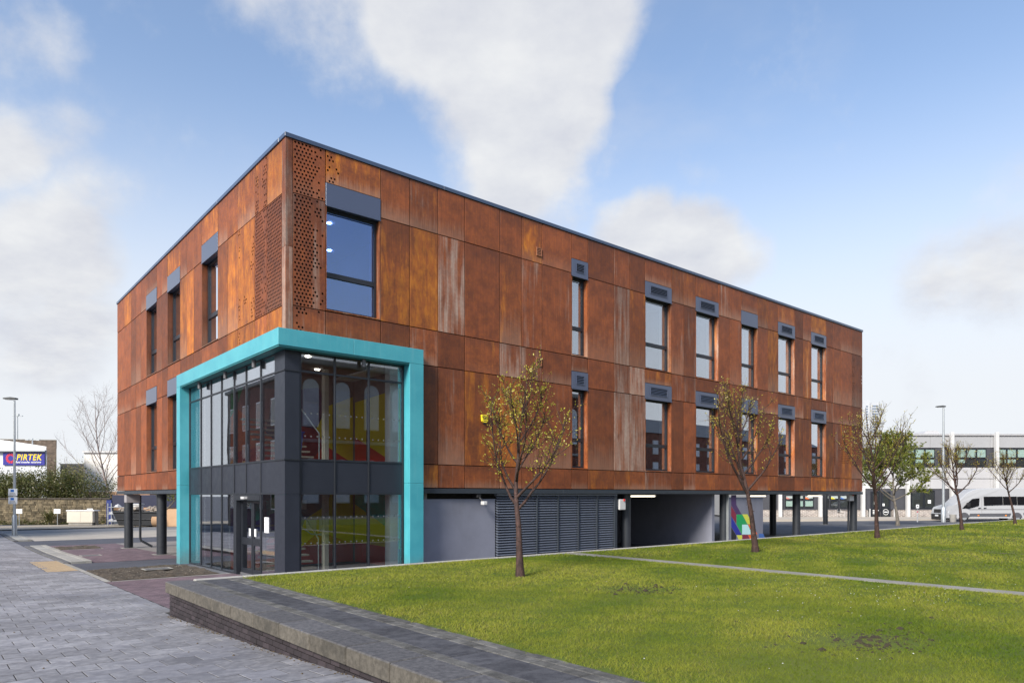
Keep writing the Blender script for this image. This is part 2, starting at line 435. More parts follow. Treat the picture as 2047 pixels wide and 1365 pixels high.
C_ = {k: M('mural_' + k, v, .55, 0, .05, 2) for k, v in dict(
    yellow=(.78, .62, .01), red=(.60, .03, .015), blue=(.02, .03, .30), green=(.01, .34, .10), teal=(.02, .45, .34), pink=(.55, .20, .17),
    purple=(.07, .035, .12), pale=(.50, .80, .80), orange=(.85, .15, .02), maroon=(.22, .02, .05), black=(.015, .016, .02), lime=(.65, .67, .08),
    navy=(.02, .035, .10), skyblue=(.05, .14, .42), grey=(.20, .26, .30)).items()}

# ------------------------------------------------------------------ ground and paving
def strip(name, a0, a1, b0, b1, dz, mat, na=1):
    bs = sorted({b0, b1, *[b for b in BREAK if b0 < b < b1]})
    m = MB(); vs = []; fs = []
    for b in bs:
        for i in range(na + 1):
            vs.append(W(a0 + (a1 - a0) * i / na, b, gb(b) + dz))
    for j in range(len(bs) - 1):
        for i in range(na):
            k = j * (na + 1) + i; fs.append((k, k + 1, k + na + 2, k + na + 1))
    m.add(vs, fs)
    return kind(m.build(name, mat), 'structure')
strip('ground', -900, 1500, -700, 1500, -.012, asphalt)
red_block = brick_mat('red_block_paving', (.125, .088, .108), (.175, .125, .145), (.05, .042, .048), rot=(0, 0, -TH), bw=.2, bh=.1, vertical=False, mort=.009, bump=.4)
tan_paving = M('worn_pale_paving', (.33, .30, .265), .9, 0, .18, .5, .3, 60, grime=.2, gcol=(.2, .18, .16))
soil_m = M('bare_soil', (.075, .058, .042), .95, 0, .5, 6, 1.0, 25)
old_conc = M('old_concrete_slab', (.19, .175, .17), .9, 0, .2, 1.2, .3, 60)
strip('entrance_paving', -3.45, -.02, -3.62, 3.95, .0, red_block)
strip('front_path', -.02, 60, -3.52, .35, .0, old_conc)
strip('crossing', -3.40, 9.0, 8.0, 11.25, -.004, new_tarmac)
strip('parking_paving', -2.48, .6, 11.30, 24.2, .0, red_block)
strip('undercroft_slab', .6, 13.0, 11.30, 24.2, .0, old_conc)
strip('crossing_strip', -3.40, 40.0, 24.25, 29.4, -.004, new_tarmac)
strip('pale_forecourt', -2.45, 60.0, 29.45, 39.2, .0, tan_paving)
strip('road', -120, 60.0, 39.25, 45.0, -.004, M('old_road', (.20, .20, .205), .9, 0, .15, .3, .3, 90))
strip('far_footway', -120, 60.0, 45.05, 53.0, .06, M('sandy_footway', (.33, .285, .225), .92, 0, .2, .6, .3, 60))
strip('side_road', -24.0, -8.6, -40, 39.2, -.004, asphalt)

# soil bed with lumps: a displaced sheet
def soil_bed(name, a0, a1, b0, b1, n=70, amp=.05):
    m = MB(); vs = []; fs = []
    na, nb = n, int(n * (b1 - b0) / (a1 - a0))
    for j in range(nb + 1):
        for i in range(na + 1):
            a = a0 + (a1 - a0) * i / na; b = b0 + (b1 - b0) * j / nb
            e = min(i, na - i, j, nb - j)
            h = .012 + (0 if e == 0 else amp * (.5 + mnoise.fractal(Vector((a * 3.5, b * 3.5, 1.3)), 1, 2, 5) * .8))
            vs.append(W(a, b, gb(b) + max(.006, h)))
    for j in range(nb):
        for i in range(na):
            k = j * (na + 1) + i; fs.append((k, k + 1, k + na + 2, k + na + 1))
    m.add(vs, fs); return kind(m.build(name, soil_m), 'structure')
soil_bed('soil_bed', -3.22, -.35, 4.05, 7.92)
soil_bed('planting_pit', -2.35, -.65, 20.5, 22.6, 40)

# grey flag pavement: 0.4 m flags in running bond; the largest in view are objects of their own
def flag_mat():
    t = NT('grey_concrete_flag'); oi = t.n('ShaderNodeObjectInfo'); g = t.n('ShaderNodeNewGeometry')
    gr = t.math('FRACT', t.math('ADD', g.outputs['Random Per Island'], t.math('MULTIPLY', oi.outputs['Random'], 7.3)))
    t.co = g.outputs['Position']
    blot = t.noise(.42, 5, .6); fine = t.noise(9, 6, .65); speck = t.noise(160, 3, .6)
    k = t.ramp(gr, 0, 1, .74, 1.20, False)
    col = t.mix(t.ramp(fine, .35, .7), (.185, .185, .205), (.285, .282, .300))
    col = t.mix(t.math('MULTIPLY', t.ramp(t.math('ADD', blot, t.math('MULTIPLY_ADD', gr, .12, -.06)), .50, .60), .5), col, (.100, .102, .122))
    sc = t.n('ShaderNodeVectorMath', operation='SCALE'); t.L.new(col, sc.inputs[0]); t.L.new(k, sc.inputs['Scale'])
    vo = t.n('ShaderNodeTexVoronoi'); t.L.new(t.co, vo.inputs[0]); vo.inputs['Scale'].default_value = 2.6
    gum = t.math('MULTIPLY', t.ramp(vo.outputs['Distance'], .075, .055), t.ramp(t.noise(1.7, 2), .5, .55))
    cg = t.mix(t.math('MULTIPLY', gum, .55), sc.outputs[0], (.07, .07, .072))
    cg = t.mix(t.math('MULTIPLY', t.ramp(t.noise(1.3, 8, .7), .52, .72), .35), cg, (.11, .105, .10))
    return t.bsdf(cg, .82, 0, .22, t.bump(t.math('ADD', speck, fine), .35, .004))
flag_m = flag_mat()
joint_m = M('joint_sand', (.022, .020, .018), .95, 0, .3, 4)
pav = strip('pavement', -8.5, -3.40, -16.0, 39.2, .0255, joint_m)
FL = .408
rng = random.Random(3)
far = MB(); nearlist = []
TOPZ = .03
nb0 = int(-16 / FL) - 1
for j in range(nb0, int(39 / FL)):
    b0, b1 = j * FL + .12, (j + 1) * FL + .12 - .021
    a = -3.42 - FL * (0.5 if j % 2 else 1.0)
    a_edge = -3.42
    first = True
    while a > -8.6:
        a0, a1 = a, min(a + FL - .012, a_edge)
        a -= FL
        if 7.95 < (b0 + b1) / 2 < 12.7 and a0 > -4.30: continue       # tactile paving
        if b0 < -3.3 and a1 > -3.62: a1 = -3.64
        if first and j % 2: pass
        first = False
        wb = W((a0 + a1) / 2, (b0 + b1) / 2)
        if wb.y < 1.5: continue
        px = CX + FPX * wb.x / wb.y; py = HY + FPX * 2.1 / wb.y
        d = wb.length
        vis = -60 < px < 760 and py < 1440
        jz = [rng.uniform(-.002, .003) for _ in range(4)]
        cs = [(a0, b0), (a1, b0), (a1, b1), (a0, b1)]
        top = [W(p[0], p[1], gb(p[1]) + TOPZ + z) for p, z in zip(cs, jz)]
        c = sum(top, Vector()) / 4
        e = .003
        inner = [c + (p - c) * (1 - 2 * e / FL) for p in top]
        mid = [p - Vector((0, 0, .003)) for p in top]; bot = [p - Vector((0, 0, .04)) for p in top]
        vs = inner + mid + bot
        fs = [(0, 1, 2, 3)] + [(4 + i, 4 + (i + 1) % 4, (i + 1) % 4, i) for i in range(4)] + [(8 + i, 8 + (i + 1) % 4, 4 + (i + 1) % 4, 4 + i) for i in range(4)]
        if vis: nearlist.append((d, vs, fs))
        else: far.add(vs, fs)
nearlist.sort(key=lambda q: q[0])
for i, (d, vs, fs) in enumerate(nearlist):
    if i < 290:
        m = MB(); m.add(vs, fs); m.build('flag', flag_m, pav)
    else: far.add(vs, fs)
kind(far.build('flags', flag_m, pav), 'stuff')

# tactile paving at the crossing, real ridges
tact = MB(); yb = M('buff_tactile_slab', (.33, .245, .15), .85, 0, .15, 5, .3, 80)
for j in range(12):
    for i in range(2):
        a0, b0 = -4.22 + i * .41, 7.98 + j * .40
        if True:
            z = gb(b0) + .03
            tact.box(0, 0, 0, 0, 0, 0) if False else None
            cs = [(a0, b0), (a0 + .40, b0), (a0 + .40, b0 + .39), (a0, b0 + .39)]
            top = [W(p[0], p[1], gb(p[1]) + .03) for p in cs]; bot = [p - Vector((0, 0, .05)) for p in top]
            tact.add(top + bot, [(0, 1, 2, 3), (0, 4, 5, 1), (1, 5, 6, 2), (2, 6, 7, 3), (3, 7, 4, 0)])
            for q in range(5):
                u = a0 + .045 + q * .078
                for s_ in range(5):
                    v = b0 + .04 + s_ * .078
                    zt = gb(v) + .036
                    r_ = .017
                    tact.add([W(u - r_, v - r_, zt - .006), W(u + r_, v - r_, zt - .006), W(u + r_, v + r_, zt - .006), W(u - r_, v + r_, zt - .006), W(u, v, zt)],
                             [(0, 1, 4), (1, 2, 4), (2, 3, 4), (3, 0, 4)])
kind(tact.build('tactile_paving', yb, pav), 'stuff')

# kerbs: flush edging stones by the flags, raised kerb islands between the crossings
def lbox(m, a0, a1, b0, b1, z0, z1, mi=0, follow=True, bev=.008):
    g0, g1 = (gb(b0), gb(b1)) if follow else (0, 0)
    vs = []
    for z, ee in ((z0, 0), (z1 - bev, 0), (z1, bev)):
        for a, b, g in ((a0 + ee, b0 + ee, g0), (a1 - ee, b0 + ee, g0), (a1 - ee, b1 - ee, g1), (a0 + ee, b1 - ee, g1)): vs.append(W(a, b, g + z))
    m.add(vs, [(8, 9, 10, 11)] + [(r * 4 + i, r * 4 + (i + 1) % 4, r * 4 + 4 + (i + 1) % 4, r * 4 + 4 + i) for r in (0, 1) for i in range(4)], mi)
kerb_grp = thing('kerb', 'flush concrete edging kerb between grey flags and red block paving', 'kerb', W(-3.36, -3, gb(-3)))
def reparent(o, p):
    o.parent = p; o.matrix_parent_inverse = (Matrix.Translation(p.location) @ p.rotation_euler.to_matrix().to_4x4()).inverted(); return o
b = 3.9
while b < 12.6:
    m = MB(); lbox(m, -3.40, -3.25, b + .006, b + .90, -.05, .026); reparent(m.build('kerb_stone', conc), kerb_grp); b += .906
for b0, b1, lab in ((11.3, 23.9, 'raised kerb island of pale and dark slabs beside the red parking paving'), (29.6, 38.9, 'raised kerb island of slabs at the foot of the tall street lamp')):
    t = thing('kerb_island', lab, 'kerb island', W(-2.95, b0, gb(b0)))
    dk = M('dark_slab', (.10, .10, .105), .9, 0, .2, 3, .3, 60); lt = M('pale_slab', (.27, .265, .25), .9, 0, .2, 3, .3, 60)
    b = b0
    while b < b1 - .3:
        e = min(b + 1.2, b1)
        m = MB(); lbox(m, -3.38, -3.16, b + .005, e - .005, -.05, .06); reparent(m.build('slab', dk), t)
        m = MB(); lbox(m, -3.155, -2.72, b + .005, e - .005, -.05, .075); reparent(m.build('slab', lt), t)
        m = MB(); lbox(m, -2.715, -2.52, b + .005, e - .005, -.05, .085); reparent(m.build('kerb_stone', conc), t)
        b = e
# pale edging lines set in the paving, inspection covers
edg = MB()
for (a0, a1, b0, b1) in ((-3.2, -.1, 3.93, 4.02), (-3.2, -.4, 7.93, 8.0), (-2.4, -.6, 20.38, 20.48), (-2.4, -.6, 22.62, 22.72), (-2.42, -2.34, 20.38, 22.7), (-.68, -.60, 20.38, 22.7)):
    lbox(edg, a0, a1, b0, b1, -.03, .008, bev=.002)
kind(edg.build('edging_stones', conc), 'structure')
for (a, b, w, l, lab) in ((-1.9, 15.5, .75, .6, 'recessed inspection cover in the red parking paving'), (-1.55, 6.3, .8, .55, 'grey inspection cover lying in the bare soil bed')):
    t = thing('manhole_cover', lab, 'manhole', W(a, b, gb(b)), TH)
    zo = .07 if b < 8 else .0
    m = MB(); m.box(-w/2, w/2, -l/2, -l/2 + .06, zo, zo + .012); m.box(-w/2, w/2, l/2 - .06, l/2, zo, zo + .012); m.box(-w/2, -w/2 + .06, -l/2 + .06, l/2 - .06, zo, zo + .012); m.box(w/2 - .06, w/2, -l/2 + .06, l/2 - .06, zo, zo + .012)
    m.build('frame', conc, t)
    m = MB(); m.box(-w/2 + .065, w/2 - .065, -l/2 + .065, l/2 - .065, zo - .03, zo + .008); m.build('lid', M('worn_iron', (.10, .10, .11), .6, .2, .2), t)

# ------------------------------------------------------------------ raised lawn
LZ = .62
def vnoise(x, y, s, o=0): return mnoise.noise(Vector((x * s + o, y * s - o, o * .37)))
def lawn_mat():
    t = NT('lawn_turf'); n1 = t.noise(.5, 6, .6); n2 = t.noise(6, 6, .6)
    col = t.mix(t.ramp(n1, .3, .7), (.070, .105, .015), (.115, .135, .026))
    col = t.mix(t.math('MULTIPLY', t.ramp(n2, .45, .75), .5), col, (.075, .075, .025))
    return t.bsdf(col, .9, 0, .2, t.bump(t.noise(70, 4), .5, .02))
STRIPS = [6.5, 15.6, 24.7, 33.8]; SW = {6.5: .19, 15.6: .06, 24.7: .06, 33.8: .06}                       # concrete strips crossing the lawn
m = MB()
A0, A1, B0, B1 = -2.35, 62, -26, -3.72
edges = [A0] + [v for s_ in STRIPS for v in (s_ - SW[s_], s_ + SW[s_])] + [A1]
vs = []; fs = []
for k in range(0, len(edges), 2):
    a0, a1 = edges[k], edges[k + 1]; o = len(vs)
    na, nb_ = max(4, int((a1 - a0) / .6)), 36
    for j in range(nb_ + 1):
        for i in range(na + 1):
            a = a0 + (a1 - a0) * i / na; b = B0 + (B1 - B0) * j / nb_
            e = min(1, min(a - a0, a1 - a, B1 - b, b - B0) / .5)
            vs.append(W(a, b, LZ - .012 + e * (.02 + .03 * vnoise(a, b, .35))))
    for j in range(nb_):
        for i in range(na):
            q = o + j * (na + 1) + i; fs.append((q, q + 1, q + na + 2, q + na + 1))
m.add(vs, fs)
lawn = kind(m.build('lawn', lawn_mat()), 'structure')
def lawn_z(a, b):
    for k in range(0, len(edges), 2):
        if edges[k] <= a <= edges[k+1]:
            e = min(1, min(a - edges[k], edges[k+1] - a, B1 - b, b - B0) / .5)
            return LZ - .012 + max(0, e) * (.02 + .03 * vnoise(a, b, .35))
    return None
m = MB(); m.prism([tuple(W(a, b).xy) for a, b in ((-3.60, -3.62), (61.9, -3.62), (61.9, -26), (-3.60, -26))], 'z', -.3, LZ - .10)
kind(m.build('lawn_bed', M('earth_fill', (.06, .05, .04), .95)), 'structure')
path_m = M('lawn_strip_concrete', (.23, .22, .20), .92, 0, .2, 2, .4, 60, grime=.4, gcol=(.10, .10, .05))
for s_ in STRIPS:
    pth = MB()
    b = -25.9
    while b < -3.8:
        pth.prism([tuple(W(a, q).xy) for a, q in ((s_ - SW[s_] + .005, b), (s_ + SW[s_] - .005, b), (s_ + SW[s_] - .005, min(b + .89, -3.76)), (s_ - SW[s_] + .005, min(b + .89, -3.76)))], 'z', LZ - .12, LZ + (.006 if s_ == 6.5 else -.004))
        b += .9
    kind(pth.build('path', path_m if s_ == 6.5 else soil_m), 'structure')

def grass():
    rs = np.random.RandomState(11)
    P = []; H = []; Wd = []
    for d0, d1, den, hh, ww in ((4.0, 8, 5600, .026, .0050), (8, 12, 3200, .027, .0075), (12, 18, 1400, .029, .012), (18, 28, 480, .032, .020), (28, 45, 150, .036, .036), (45, 70, 60, .04, .06)):
        area = (d1**2 - d0**2) * .5 * 1.35
        n = int(area * den)
        ang = rs.uniform(-.50, .85, n); d = np.sqrt(rs.uniform(d0**2, d1**2, n))
        x = np.sin(ang) * d; y = np.cos(ang) * d
        P.append(np.stack([x, y], 1)); H.append(np.full(n, hh)); Wd.append(np.full(n, ww))
    P = np.concatenate(P); H = np.concatenate(H); Wd = np.concatenate(Wd)
    a = (P[:, 0] - BC.x) * CA + (P[:, 1] - BC.y) * SA; b = -(P[:, 0] - BC.x) * SA + (P[:, 1] - BC.y) * CA
    jag = .05 * np.sin(b * 9) + .04 * np.sin(b * 23 + 1) + rs.normal(0, .03, len(a))
    ok = (a > A0 + .02 + jag) & (a < A1) & (b < B1 + .02) & (b > B0)
    for s_ in STRIPS: ok &= np.abs(a - s_) > SW[s_] - .04 + .02 * np.sin(b * 7 + s_) + rs.normal(0, .02, len(a))
    def nz(s, o):                                       # cheap smooth 2-D noise
        v = np.zeros(len(a)); r2 = np.random.RandomState(o)
        for _ in range(7):
            k = r2.normal(0, s, 2); v += np.sin(a * k[0] + b * k[1] + r2.uniform(0, 6.3))
        return v / 7**.5
    n1, n2, n3 = nz(.9, 1), nz(3.0, 2), nz(7, 5)
    # bare scrapes where the soil shows
    for (px, py, ra, rb, q) in ((1720, 1283, .85, .42, .95), (1270, 1178, .9, .45, .75), (1540, 1293, .3, .2, .7), (1620, 1265, .25, .15, .8)):
        dd = FPX * (EYE - LZ) / (py - HY); xx = (px - CX) / FPX * dd
        e = ((P[:, 0] - xx) / ra)**2 + ((P[:, 1] - dd) / rb)**2
        ok &= ~((e < 1) & (rs.uniform(0, 1, len(a)) < q * (1 - e) ** .5))
    a, b, H, Wd, n1, n2, n3, P = (v[ok] for v in (a, b, H, Wd, n1, n2, n3, P))
    n = len(a)
    H = H * rs.uniform(.55, 1.35, n) * (1 + .22 * n2 + .12 * n3)
    # height of the turf under each blade: bilinear on the same formula
    e = np.minimum(1, np.minimum(B1 - b, b - B0) / .5)
    for s_ in STRIPS: e = np.minimum(e, np.clip((np.abs(a - s_) - SW[s_]) / .5, 0, 1))
    e = np.clip(np.minimum(e, (a - A0) / .5), 0, 1)
    vn = np.fromiter((vnoise(p, q, .35) for p, q in zip(a, b)), float, n)
    z = LZ - .014 + e * (.02 + .03 * vn)
    th = rs.uniform(0, 6.283, n); ln = rs.uniform(.3, 1.5, n) * H; la = rs.uniform(0, 6.283, n)
    V = np.zeros((n, 3, 3))
    dx, dy = np.cos(th) * Wd / 2, np.sin(th) * Wd / 2
    V[:, 0] = np.stack([P[:, 0] - dx, P[:, 1] - dy, z], 1); V[:, 1] = np.stack([P[:, 0] + dx, P[:, 1] + dy, z], 1)
    V[:, 2] = np.stack([P[:, 0] + np.cos(la) * ln, P[:, 1] + np.sin(la) * ln, z + H], 1)
    me = bpy.data.meshes.new('grass')
    me.vertices.add(n * 3); me.vertices.foreach_set('co', V.reshape(-1))
    me.loops.add(n * 3); me.loops.foreach_set('vertex_index', np.arange(n * 3, dtype=np.int32))
    me.polygons.add(n); me.polygons.foreach_set('loop_start', np.arange(0, n * 3, 3, dtype=np.int32))
    me.update(calc_edges=True)
    c = np.zeros((n, 4)); c[:, 3] = 1
    t = np.clip(.55 + .26 * n1 + .22 * n2 + .10 * n3 + rs.normal(0, .11, n), 0, 1)[:, None]
    g0 = np.array([.100, .160, .016]); g1 = np.array([.305, .320, .052])
    c[:, :3] = g0 * (1 - t) + g1 * t
    dry = rs.uniform(0, 1, n) < np.clip(.04 + .08 * n2 + .05 * n1, 0, .35); c[dry, :3] = (.27, .24, .09)
    at_ = me.color_attributes.new('tint', 'FLOAT_COLOR', 'POINT'); at_.data.foreach_set('color', np.repeat(c, 3, 0).reshape(-1))
    t_ = NT('grass_blade'); va = t_.n('ShaderNodeVertexColor'); va.layer_name = 'tint'
    d = t_.n('ShaderNodeBsdfDiffuse'); t_.L.new(va.outputs[0], d.inputs[0])
    tl = t_.n('ShaderNodeBsdfTranslucent'); t_.L.new(va.outputs[0], tl.inputs[0])
    mx = t_.n('ShaderNodeMixShader'); mx.inputs[0].default_value = .35; t_.L.new(d.outputs[0], mx.inputs[1]); t_.L.new(tl.outputs[0], mx.inputs[2])
    t_.L.new(mx.outputs[0], t_.out.inputs[0])
    me.materials.append(t_.m)
    o = put('grass', me); kind(o, 'stuff', 'short mown green grass with yellowish patches on the raised lawn'); o['category'] = 'grass'
grass()
rng = random.Random(5)
def lawnpt(px, py):
    d = FPX * (EYE - LZ) / (py - HY); return Vector(((px - CX) / FPX * d, d, LZ))
dm = MB()
for _ in range(150):
    if rng.random() < .85: p = lawnpt(rng.gauss(1740, 150), rng.gauss(1180, 30))
    else: p = lawnpt(rng.uniform(700, 2040), rng.uniform(1090, 1350))
    a, b = loc_ab(p.x, p.y)
    z = lawn_z(a, b)
    if z is None or b > B1: continue
    r = rng.uniform(.006, .010); h = z + .026
    dm.add([Vector((p.x, p.y, h + .004))] + [Vector((p.x + r * math.cos(k * 1.047), p.y + r * math.sin(k * 1.047), h + rng.uniform(-.003, .004))) for k in range(6)],
           [(0, 1 + k, 1 + (k + 1) % 6) for k in range(6)])
o = kind(dm.build('daisies', white_paint), 'stuff', 'tiny white daisies dotted over the raised lawn'); o['category'] = 'daisies'
def clod(m, p, r, rg):
    vs = []; fs = []
    n = 6
    vs.append(p + Vector((0, 0, r * .8)))
    for ring, (zz, rr) in enumerate(((.5, .7), (0, 1.0))):
        for k in range(n): vs.append(p + Vector((math.cos(k * 6.283 / n) * r * rr * rg.uniform(.7, 1.3), math.sin(k * 6.283 / n) * r * rr * rg.uniform(.7, 1.3), r * zz * rg.uniform(.7, 1.2))))
    for k in range(n): fs += [(0, 1 + k, 1 + (k + 1) % n), (1 + k, 7 + k, 7 + (k + 1) % n, 1 + (k + 1) % n)]
    m.add(vs, fs)
cm = MB()
for (cx_, cy_, sx, sy, n) in ((1690, 1283, 45, 12, 230), (1770, 1278, 35, 15, 230), (1270, 1178, 45, 6, 150), (1540, 1292, 30, 9, 40), (1600, 1262, 90, 22, 60)):
    for _ in range(n):
        p = lawnpt(rng.gauss(cx_, sx), rng.gauss(cy_, sy)); p.z = LZ + .006
        clod(cm, p, rng.uniform(.005, .022) * (2.3 if rng.random() < .12 else 1), rng)
o = kind(cm.build('soil_crumbs', M('wet_soil', (.028, .021, .011), .9, 0, .4, 20, .5, 60)), 'stuff', 'dark crumbs of dug soil scattered on the lawn'); o['category'] = 'soil'
cm = MB()
for _ in range(160):
    a, b = rng.uniform(-3.1, -.45), rng.uniform(4.2, 7.8); p = W(a, b, gb(b) + .04); clod(cm, p, rng.uniform(.006, .022), rng)
o = kind(cm.build('stones', M('pale_stones', (.13, .115, .095), .9, 0, .5, 30)), 'stuff', 'small stones on the bare soil bed'); o['category'] = 'stones'
lm = MB()
for _ in range(230):
    b = -3.7 - abs(rng.gauss(0, 4)); a = -3.64 - abs(rng.gauss(0, .05)); p = W(a, b, gb(b) + .032); clod(lm, p, rng.uniform(.004, .014), rng)
for _ in range(26):
    b = rng.uniform(-11, -2); a = rng.uniform(-6, -3.8); p = W(a, b, gb(b) + .034); clod(lm, p, rng.uniform(.006, .016), rng)
o = kind(lm.build('leaf_litter', M('dead_leaf', (.10, .07, .035), .9, 0, .5, 30)), 'stuff', 'bits of dead leaf and grit along the foot of the low wall'); o['category'] = 'litter'

# ------------------------------------------------------------------ low planter wall: bricks, coping slabs, paved margin
wall = thing('planter_wall', 'low dark brick retaining wall with thick weathered concrete coping slabs', 'wall', W(-3.6, -3.6, 0), TH)
WB = Vector((-3.6, -3.6))
def wl(a, b): return a - WB.x, b - WB.y
brk = NT('dark_engineering_brick'); oi = brk.n('ShaderNodeObjectInfo')
cb_ = brk.mix(brk.ramp(brk.noise(3, 5), .3, .7), (.020, .016, .019), (.038, .029, .033))
k_ = brk.n('ShaderNodeVectorMath', operation='SCALE'); brk.L.new(cb_, k_.inputs[0]); brk.L.new(brk.ramp(oi.outputs['Random'], 0, 1, .6, 1.35, False), k_.inputs['Scale'])
brick_dark = brk.bsdf(k_.outputs[0], .72, 0, .4, brk.bump(brk.noise(80, 4), .3, .004))
m = MB(); x0, y0 = wl(-3.596, -26); x1, y1 = wl(-3.36, -3.61)
m.box(x0, x1, y0, y1, -.25, LZ - .203); m.build('core', brick_mat('wall_core_mortar', (.04, .033, .036), (.05, .042, .045), (.045, .04, .036)), wall)
bm_ = MB(); bm_.bbox(-.024, .04, -.2145, 0, 0, .065, .004); bme = None
rows = 9
for r_ in range(rows):
    zt = LZ - .203 - .003 - r_ * .0745
    b = -3.60 - (0 if r_ % 2 else .1125)
    if r_ % 2 == 0:
        hb = MB(); hb.bbox(-.024, .04, -.102, 0, 0, .065, .004)
        if zt - .065 > gb(-3.6) - .06:
            x, y = wl(-3.612, -3.60); hb.build('brick', brick_dark, wall, (x, y, zt - .065))
    while b > -13.6:
        if zt > gb(b - .2) + .005:
            x, y = wl(-3.612 + rng.uniform(-.0025, .0025), b)
            if bme is None: o = bm_.build('brick', brick_dark, wall, (x, y, zt - .065)); bme = o.data
            else: put('brick', bme, wall, (x, y, zt - .065))
        b -= .225
def coping_mat():
    t = NT('weathered_coping'); oi = t.n('ShaderNodeObjectInfo'); rr = oi.outputs['Random']
    cb = t.n('ShaderNodeCombineXYZ'); t.L.new(t.math('MULTIPLY', rr, 50), cb.inputs[1]); va = t.n('ShaderNodeVectorMath', operation='ADD'); t.L.new(t.co, va.inputs[0]); t.L.new(cb.outputs[0], va.inputs[1])
    n1 = t.noise(2.4, 6, .6, src=va.outputs[0]); n2 = t.noise(16, 6, .65, src=va.outputs[0]); sp = t.noise(120, 4, .7, src=va.outputs[0])
    col = t.mix(t.ramp(n2, .3, .72), (.070, .063, .052), (.128, .115, .096))
    col = t.mix(t.math('MULTIPLY', t.ramp(n1, .50, .66), .62), col, (.050, .047, .040))
    col = t.mix(t.math('MULTIPLY', t.ramp(sp, .56, .72), .35), col, (.30, .30, .31))
    ge = t.n('ShaderNodeNewGeometry'); sz = t.n('ShaderNodeSeparateXYZ'); t.L.new(ge.outputs['Normal'], sz.inputs[0])
    top = t.mix(t.ramp(n2, .3, .7), (.058, .058, .066), (.115, .113, .120)); top = t.mix(t.math('MULTIPLY', t.ramp(sp, .55, .70), .5), top, (.27, .265, .26))
    col = t.mix(t.ramp(sz.outputs[2], .4, .9), col, top)               # lichen-dark weathered tread, browner riser
    k = t.n('ShaderNodeVectorMath', operation='SCALE'); t.L.new(col, k.inputs[0]); t.L.new(t.ramp(rr, 0, 1, .86, 1.12, False), k.inputs['Scale'])
    return t.bsdf(k.outputs[0], .9, 0, .3, t.bump(t.math('ADD', sp, n2), .5, .006))
coping_m = coping_mat()
def slabmat(name, c0, c1, speck=.5):
    t = NT(name); oi = t.n('ShaderNodeObjectInfo'); n2 = t.noise(7, 6, .65); sp = t.noise(95, 5, .75); ge = t.n('ShaderNodeNewGeometry')
    col = t.mix(t.ramp(n2, .3, .7), c0, c1)
    col = t.mix(t.math('MULTIPLY', t.ramp(sp, .57, .68), speck), col, (.36, .35, .34))
    k = t.n('ShaderNodeVectorMath', operation='SCALE'); t.L.new(col, k.inputs[0]); t.L.new(t.ramp(t.math('FRACT', t.math('ADD', ge.outputs['Random Per Island'], t.math('MULTIPLY', oi.outputs['Random'], 7.3))), 0, 1, .78, 1.25, False), k.inputs['Scale'])
    return t.bsdf(k.outputs[0], .9, 0, .2, t.bump(t.math('ADD', sp, n2), .6, .006))
slab_d = slabmat('dark_margin_slab', (.045, .046, .055), (.088, .089, .100), .35)
slab_s = slabmat('gritty_margin_block', (.060, .059, .058), (.130, .127, .120), .5)
b = -3.50
while b > -24:
    x0, y0 = wl(-3.685, b - .882); x1, y1 = wl(-3.25, b)
    m = MB(); m.bbox(x0, x1, y0, y1, LZ - .2, LZ + rng.uniform(-.003, .003), .012); m.build('coping_slab', coping_m, wall); b -= .9
# margin: grit-block row, dark slabs, two grit-block rows
for (aa, ab, ln, mt, nm, dz) in ((-3.244, -3.10, .225, slab_s, 'paving_block', -.004), (-3.095, -2.66, .45, slab_d, 'paving_slab', -.006),
                                 (-2.655, -2.51, .225, slab_s, 'paving_block', -.003), (-2.505, -2.37, .225, slab_s, 'paving_block', -.002)):
    b = -3.66; rest = MB()
    while b > -23:
        x0, y0 = wl(aa, b - ln + .006); x1, y1 = wl(ab, b)
        jz = rng.uniform(-.003, .003)
        if b > -12.5 and ln > .3 or b > -11.5:
            m = MB(); m.bbox(x0, x1, y0, y1, LZ - .1, LZ + dz + jz, .006); m.build(nm, mt, wall)
        else: rest.bbox(x0, x1, y0, y1, LZ - .1, LZ + dz + jz, .006)
        b -= ln
    if rest.v: kind(rest.build('paving_blocks', mt, wall), 'stuff')
# kerb along the path side of the lawn
kerbm = M('pale_kerb', (.34, .33, .31), .9, 0, .15, 3, .4, 60)
a = -3.2
while a < 61:
    x0, y0 = wl(a, -3.66); x1, y1 = wl(min(a + .9, 61.5) - .006, -3.50)
    m = MB(); m.bbox(x0, x1, y0, y1, -.25, LZ + .012, .012); m.build('kerb_stone', kerbm, wall); a += .9

# ------------------------------------------------------------------ the rust-clad office building
B = thing('office_building', 'three storey office building clad in rusty perforated steel panels with turquoise entrance frame', 'building', BC, TH)
ZT, Z4, Z3, Z2, Z1, Z0 = 11.38, 10.0, 7.10, 6.04, 3.12, 2.42
LA, LB = 33.3, 20.56
rng = random.Random(21)
RV = [.19, 1.09, 2.74, 3.69, 4.68, 5.66, 7.05, 7.98, 8.9, 10.29, 11.12, 12.51, 13.4, 14.3, 15.96, 16.77, 17.59, 19.24, 20.12, 21.02, 22.39, 23.28, 24.19, 25.78, 26.63, 27.43, 29.02, 29.83, 30.69, 31.98, 33.3]
LV = [.25, 1.28, 2.19, 3.59, 4.51, 5.41, 7.10, 8.02, 8.86, 9.71, 11.42, 12.23, 13.04, 14.76, 15.73, 16.64, 17.61, 18.96, 20.56]
RW = {1.09: 0, 10.29: 1, 14.3: 1, 17.59: 1, 21.02: 1, 24.19: 1, 27.43: 1}          # window columns, 1 = on both floors
LW = {5.41: 0, 9.71: 1, 13.04: 1}
GAP = .012
def face(side, u, n, z):      # facade coords: u along, n outwards
    return (u, -n, z) if side == 'R' else (-n, u, z)
